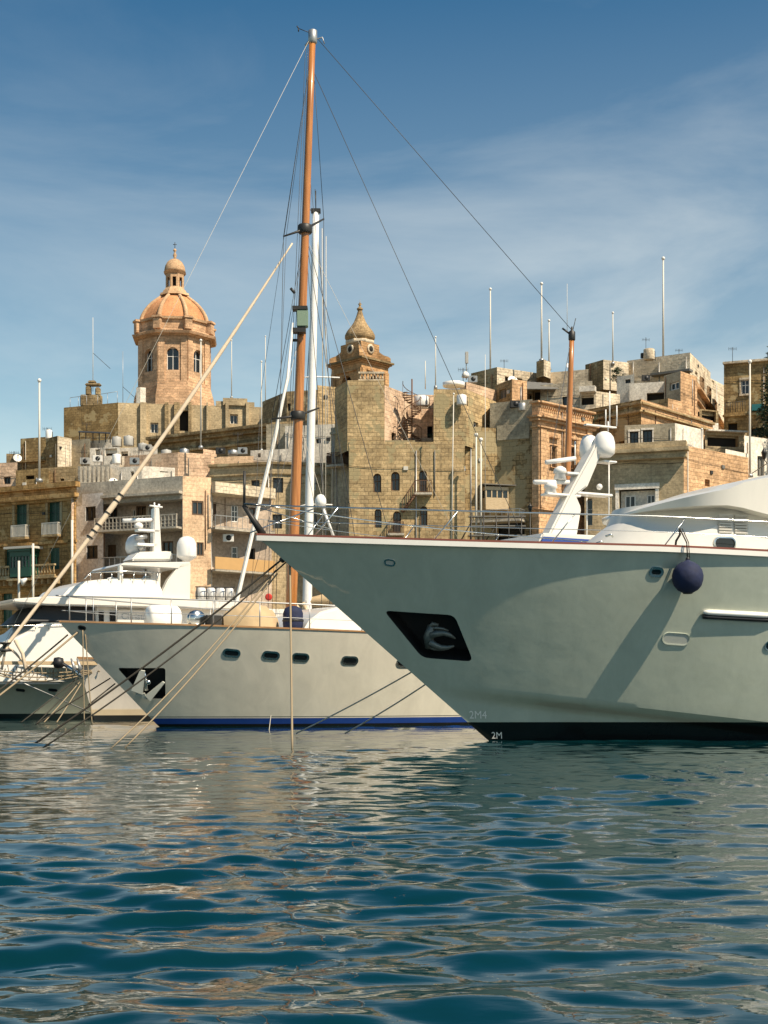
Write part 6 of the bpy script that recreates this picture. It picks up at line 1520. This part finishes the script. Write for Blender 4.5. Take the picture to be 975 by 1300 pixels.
# ====================================================================== roof-top things
G1 = 'white flagpoles and aerial masts on the roofs'
for px, t, bt, Y, r_, lab in ((50, 483, 612, 118, .14, 'tall white pole with ball top rising from the ochre townhouse roof'), (118, 403, 497, 181.5, .06, 'thin white pole above the church bellcote'), (156, 446, 513, 180, .05, 'thin dark mast standing left of the dome drum'),
        (255, 432, 570, 122, .10, 'white pole with ball top in front of the right edge of the dome drum'), (294, 432, 506, 181, .09, 'white pole just right of the great dome'), (332, 459, 574, 123, .07, 'white pole with ball top between dome and wooden mast'), (337, 427, 518, 173, .08, 'tall pale pole immediately left of the wooden mast'),
        (540, 458, 494, 118, .06, 'short white pole with ball top right of the bell tower'), (553, 428, 494, 113.5, .07, 'white pole above the spiral staircase'), (622.5, 367, 476, 151, .13, 'tall white pole on the cream skyline house left of the mizzen mast'), (687.5, 360, 459, 148, .14, 'tall white pole standing on the cube stair tower'),
        (697, 407, 470, 150, .12, 'shorter white pole right beside the cube stair tower'), (720, 360, 420, 150, .04, 'hair-thin aerial just left of the mizzen masthead'), (778, 397, 463, 158, .11, 'white pole on the shaded skyline house'), (842, 328, 459, 158.5, .17, 'tallest white pole at right on the long skyline house'),
        (952, 459, 606, 118, .14, 'rusty pale pole in front of the tall brown house'), (891, 545, 626, 113, .08, 'thin grey pole before the orange stone side wall'), (616, 450, 640, 111, .04, 'hair-thin whip aerial above the rubble building'),
        (604.5, 552, 700, 110, .13, 'white pole before the rubble building, left of the pair'), (610.5, 558, 700, 110, .13, 'white pole before the rubble building, right of the pair'), (573, 500, 700, 109.5, .07, 'thin white mast before the second fort tower')):
    root = empty('flagpole', (PX(px, Y), Y, PZ(bt, Y)), lab, 'pole', G1)
    mb = MB(); mb.tube([P(px + (4 if px == 573 else 0) * 0, bt, Y), P(px + (3 if px == 573 else 0), t, Y)], [r_ * .72, r_ * .5], 8); mb.build('pole', 'rail' if 'dark' not in lab and 'grey' not in lab else 'galv', root)
    if r_ > .06: mb = MB(); mb.ball(P(px + (3 if px == 573 else 0), t, Y), r_ * 1.2, 8); mb.build('truck', 'whitep', root); mb = MB(); mb.lathe(P(px, bt, Y), [(r_ * 2, 0), (r_ * 2, .2), (r_ * 1.2, .3)], 10); mb.build('base', 'galv', root)
    if px in (118, 156): 
        mb = MB(); mb.tube([P(px, t + 45, Y), P(px + 22, t + 65, Y)], .03, 4); mb.build('guy_wire', 'wire', root)
for px, t, bt, lab in ((24, 712, 800, 'grey quay lamp post with white spotlight by the green balcony'), (42, 690, 800, 'thin white quay pole below the green enclosed balcony'), (91.5, 660, 800, 'white quay pole before the corner pilaster of the ochre townhouse')):
    root = empty('quay_pole', tuple(P(px, bt, 106)), lab, 'pole', 'poles along the quay at left'); mb = MB(); mb.tube([P(px, bt, 106), P(px, t, 106)], .09, 8); mb.build('pole', 'rail', root)
    if px == 24: mb = MB(); mb.lathe(P(30, 738, 105.8), [(.08, -.25), (.3, .0), (.34, .12), (.02, .14)], 12, ax=(Vector((0, 1, 0)), Vector((.5, 0, .86)), Vector((.86, 0, -.5)))); mb.tube([P(24, 735, 106), P(30, 736, 106)], .04, 5); mb.build('spotlight', 'plastic', root)
# water tanks
G2 = 'roof water tanks'
for px, py, Y, r_, h_, mt_, lab in ((62, 557, 128.4, .30, .78, 'plastic', 'small white water tank topping the corner roof block'), (148, 567, 128, .42, .85, 'tank', 'grey water tank left of the pair behind the furled sail'), (163, 566, 128, .44, .85, 'tank', 'grey water tank right of the pair behind the furled sail'), (148, 589, 119, .36, .8, 'plastic', 'white water tank on the roof behind the satellite dish'),
        (211, 579, 124, .45, .5, 'tank', 'low grey water tank on the pink roof, left'), (234, 579, 124, .40, .6, 'galv', 'shiny water tank on the pink roof, right'), (296, 578, 122, .45, .4, 'galv', 'squat water tank on the low orange terrace'), (586, 514, 111, .40, .75, 'plastic', 'white water tank bracketed to the second fort tower'),
        (663, 522, 112.5, .36, .62, 'galv', 'metal water tank on the rubble building ledge'), (824, 457, 157, .62, 1.2, 'pale', 'round pale water tank on the long skyline house'), (535, 516, 114.5, .6, .8, 'plastic', 'white tank on the ledge beside the spiral staircase'), (576, 491, 115, .9, .35, 'plastic', 'low white drum on top of the second fort tower'), (181, 572, 126, .40, .6, 'tank', 'dull tank just left of the leaning furled sail')):
    root = empty('water_tank', tuple(P(px, py, Y)), lab, 'water tank', G2); c = P(px, py, Y)
    mb = MB(); mb.lathe(c, [(r_ * .95, 0), (r_, .05), (r_, h_ * .92), (r_ * .9, h_), (.02, h_ + .04)], 18); mb.build('tank_body', mt_, root)
    mb = MB(); mb.lathe(c + Vector((0, 0, h_ + .03)), [(r_ * .4, 0), (r_ * .4, .05), (.02, .07)], 12); mb.build('lid', 'galv', root)
    mb = MB(); mb.tube([c + Vector((r_ + .04, -.05, h_ * .8)), c + Vector((r_ + .06, -.05, -.1))], .03, 5); mb.build('pipe', 'dkmetal', root)
# dishes
for px, py, Y, r_, lab in ((144, 613, 116, .42, 'satellite dish on the concrete roof wall above the apartment block'), (651, 484, 135, .55, 'satellite dish behind the small stone tower room'), (22, 582, 131, .4, 'satellite dish on the rooftop at far left'), (722, 465, 148, .3, 'tiny satellite dish on the skyline behind the mizzen mast')):
    root = empty('satellite_dish', tuple(P(px, py + 6, Y)), lab, 'satellite dish', 'satellite dishes'); c = P(px, py, Y); ax_ = Vector((.35, -.85, .4)).normalized(); X = ax_.cross(Vector((0, 0, 1))).normalized(); Yy = X.cross(ax_)
    mb = MB(); mb.lathe(c, [(.02, -.12), (r_ * .5, -.08), (r_, .06), (r_, .08), (r_ * .5, -.05), (.01, -.09)], 18, ax=(X, Yy, ax_)); mb.build('dish', 'whitep', root)
    mb = MB(); mb.tube([c - ax_ * .1, c - ax_ * .15 + Vector((0, 0, -.5))], .04, 5); mb.build('mount', 'dkmetal', root); mb = MB(); mb.tube([c + Yy * -r_, c + ax_ * .5], .015, 4); mb.box(c + ax_ * .5, (.05, .05, .05)); mb.build('feed_arm', 'dkmetal', root)
# pergola, screen fins, AC units, clutter on the left roofs
PG = empty('roof_pergola', tuple(P(120, 560, 131)), 'black metal pergola frame on the roof below the church corner', 'pergola')
mb = MB(); mb.hexa([P(99, 549, 130.5), P(141, 551, 130.5), P(141, 550, 134), P(101, 548, 134)] + [P(99, 548, 130.5), P(141, 550, 130.5), P(141, 549, 134), P(101, 547, 134)]); mb.build('slat_roof', 'dkmetal', PG)
for px in (101, 109, 118, 126, 134, 140): mb = MB(); mb.tube([P(px, 549, 130.7), P(px, 562, 130.7)], .05, 5); mb.build('post', 'dkmetal', PG)
mb = MB(); mb.tube([P(101, 556, 130.7), P(140, 556, 130.7)], .03, 4); mb.build('rail', 'dkmetal', PG)
FN = empty('roof_screen', tuple(P(120, 613, 115.8)), 'row of upright concrete fins above the apartment block roof', 'screen')
for k_ in range(7): mb = MB(); mb.box(P(103 + k_ * 5.6, 603, 115.8), (.10, .15, .68)); mb.build('fin', 'concrete', FN, bevel=.02)
mb = MB(); mb.box(P(120, 613.5, 115.8), (1.35, .18, .06)); mb.build('sill', 'concrete', FN)
G3 = 'air conditioning units on the roofs'
for k_, (px, py, Y, lab) in enumerate(((108, 590, 119, 'boxy unit left of the roof clutter above concrete fins'), (124, 587, 120, 'boxy unit amid the roof clutter above concrete fins'), (171, 590, 119, 'grey unit on the roof beside the furled sail'), (187, 573, 125, 'small unit right of the two grey tanks'), (280, 577, 121, 'dark unit on low orange terrace roof'), (308, 577, 121, 'pale unit at the right end of low orange terrace'), (654, 518, 112.6, 'dark unit left of the metal tank on the rubble building'), (820, 484, 138.5, 'dark unit on the cream terrace house'), (600, 486, 122, 'unit behind the pink parapet left of the tower room'), (818, 455, 157.5, 'small dark unit against the round skyline tank'))):
    root = empty('roof_unit', tuple(P(px, py, Y)), lab, 'air conditioner', G3); c = P(px, py, Y)
    mb = MB(); mb.box(c + Vector((0, 0, .3)), (.40, .2, .28)); mb.build('casing', ['tank', 'whitep', 'galv'][k_ % 3] if 'dark' not in lab else 'dkmetal', root, bevel=.03); mb = MB(); mb.lathe(c + Vector((.05, -.215, .3)), [(.01, 0), (.2, 0), (.2, .02), (.01, .02)], 12, ax=(Vector((1, 0, 0)), Vector((0, 0, 1)), Vector((0, 1, 0)))); mb.build('fan_grille', 'black', root)
G4 = 'television aerials on the roofs'
for k_, (px, py, Y, h_, lab) in enumerate(((104, 592, 118, 1.3, 'television aerial above the concrete fins, left'), (131, 592, 118, 1.6, 'television aerial above the concrete fins, right'), (110, 547, 132, .7, 'television aerial over the black pergola'), (176, 590, 119, 1.2, 'television aerial beside the furled sail'), (199, 560, 170, 1.6, 'television aerial before the aisle cornice'), (302, 573, 121, 1.6, 'television aerial on the low orange terrace'), (588, 486, 116, 1.2, 'television aerial on the second fort tower'), (640, 470, 150, 1.1, 'television aerial on the cream skyline house'), (820, 458, 157, 2.6, 'television aerial behind the round skyline tank'), (60, 557, 129, 1.0, 'television aerial beside the small white tank'), (862, 457, 157, 1.2, 'television aerial at the right end of the skyline house'), (18, 590, 127, 1.2, 'television aerial at the far left roof'), (930, 460, 141, 1.5, 'television aerial on the tall brown house'))):
    root = empty('tv_aerial', tuple(P(px, py, Y)), lab, 'aerial', G4); c = P(px, py, Y)
    mb = MB(); mb.tube([c, c + Vector((0, 0, h_))], .025, 4); mb.build('mast', 'dkmetal', root); mb = MB(); t_ = c + Vector((0, 0, h_ * .9)); mb.tube([t_ + Vector((-.4, 0, 0)), t_ + Vector((.4, .1, 0))], .015, 4)
    for i in range(6): mb.tube([t_ + Vector((-.4 + .16 * i, 0, -.16)), t_ + Vector((-.4 + .16 * i, 0, .16))], .012, 4)
    mb.build('dipoles', 'dkmetal', root)
# phone antenna
root = empty('phone_antenna', tuple(P(592, 480, 122)), 'mobile phone antenna panel on a short mast right of the bell tower', 'antenna'); mb = MB(); mb.tube([P(592, 482, 122), P(592, 447, 122)], .05, 6); mb.build('mast', 'galv', root); mb = MB(); mb.box(P(592.5, 454, 121.8), (.14, .1, .5)); mb.build('panel', 'tank', root, bevel=.03); mb = MB(); mb.lathe(P(591, 479, 122), [(.35, 0), (.3, .3), (.1, .5)], 8); mb.build('base', 'whitep', root)
# corrugated roof
root = empty('sheet_roof', tuple(P(676, 492, 134)), 'ragged dark corrugated sheet roof on the skyline terrace', 'roof'); 
for k_ in range(7): mb = MB(); a, b_ = P(656 + k_ * 7, 484 + k_ * .5, 138), P(664 + k_ * 7, 494, 134.5); mb.hexa([a + Vector((-.3, 0, 0)), b_ + Vector((-.3, 0, 0)), b_ + Vector((.25, 0, 0)), a + Vector((.25, 0, 0)), a + Vector((-.3, 0, .05)), b_ + Vector((-.3, 0, .05)), b_ + Vector((.25, 0, .05)), a + Vector((.25, 0, .05))]); mb.build('sheet', 'greyw', root)
# street lamp before the palazzo
root = empty('street_lamp', tuple(P(673, 700, 108.5)), 'black iron street lamp with glass lantern between rubble building and palazzo', 'street lamp')
mb = MB(); mb.lathe(P(673, 700, 108.5), [(.14, 0), (.1, .5), (.05, .8), (.045, 3.0)], 8); mb.build('post', 'dkmetal', root)
mb = MB(); c = P(673, 650, 108.5); mb.lathe(c, [(.06, -.05), (.2, .35), (.2, .4)], 6); mb.build('lantern_glass', 'glass', root); mb = MB(); mb.lathe(c, [(.25, .4), (.1, .55), (.04, .62), (.01, .75)], 6); mb.build('lantern_cap', 'dkmetal', root)
root = empty('street_lamp', tuple(P(972, 600, 114)), 'black wall lantern at the right edge by the white gable wall', 'street lamp'); mb = MB(); c = P(970, 580, 114); mb.lathe(c, [(.1, -.2), (.22, .3), (.24, .35), (.1, .6), (.02, .8)], 6); mb.build('lantern', 'dkmetal', root); mb = MB(); mb.tube([c + Vector((0, 0, -.2)), c + Vector((.3, .2, -.5)), c + Vector((.5, 7, -.5))], .04, 5); mb.build('bracket', 'dkmetal', root)

# ====================================================================== trees and plants
def tree(name, label, base, h, rad, n, leafs, conic=True, cat='tree', lw=.25, ground_gap=.1):
    root = empty(name, tuple(base), label, cat); mb = MB(); mb.tube([base, base + Vector((0, 0, h))], [h * .025 + .03, .02], 7)
    tips = []
    for k_ in range(leafs):
        t = ground_gap + (1 - ground_gap) * (k_ + random.random()) / leafs; an = k_ * 2.4 + random.random(); Lb = rad * ((1 - t) * .95 + .1 if conic else math.sin(math.pi * min(1, t * .8 + .15))) * random.uniform(.6, 1.1)
        a = base + Vector((0, 0, h * t)); b_ = a + Vector((math.cos(an) * Lb, math.sin(an) * Lb, Lb * random.uniform(-.05, .35))); mb.tube([a, a.lerp(b_, .5) + Vector((0, 0, -.05 * Lb)), b_], [.05, .03, .012], 4); tips.append((a, b_))
    mb.build('trunk', 'bark', root); mb = MB()
    for i in range(n):
        a, b_ = random.choice(tips); t = random.random() ** .6; p = a.lerp(b_, .15 + .9 * t) + Vector([random.gauss(0, .10 * rad) for _ in range(3)])
        u_ = Vector([random.gauss(0, 1) for _ in range(3)]).normalized(); v_ = u_.cross(Vector([random.gauss(0, 1) for _ in range(3)])).normalized(); s_ = lw * random.uniform(.4, 1.2)
        mb.add([p, p + u_ * s_ * .5 + v_ * s_ * .18, p + u_ * s_, p + u_ * s_ * .5 - v_ * s_ * .18], [(0, 1, 2, 3)])
    mb.build('crown', 'leaf', root)
tree('conifer_tree', 'dark spreading conifer at the right edge before the tall brown house', P(986, 610, 125), 11.5, 2.6, 9000, 46, lw=.38)
tree('conifer_tree', 'second dark conifer mostly cut off by the right picture edge', P(1015, 615, 122), 10.5, 2.6, 5000, 40, lw=.38)
tree('roof_shrub', 'small green potted shrub on the skyline terrace near the shaded house', P(783, 486, 150), 1.6, .8, 700, 14, False, 'shrub', .22)
tree('roof_shrub', 'small dark bush on the terrace beneath spiral staircase', P(556, 561, 112.5), .7, .8, 500, 14, False, 'shrub', .16)
tree('roof_shrub', 'dark bush spilling over the ledge behind the radomes', P(748, 536, 122), .7, .7, 400, 12, False, 'shrub', .16)
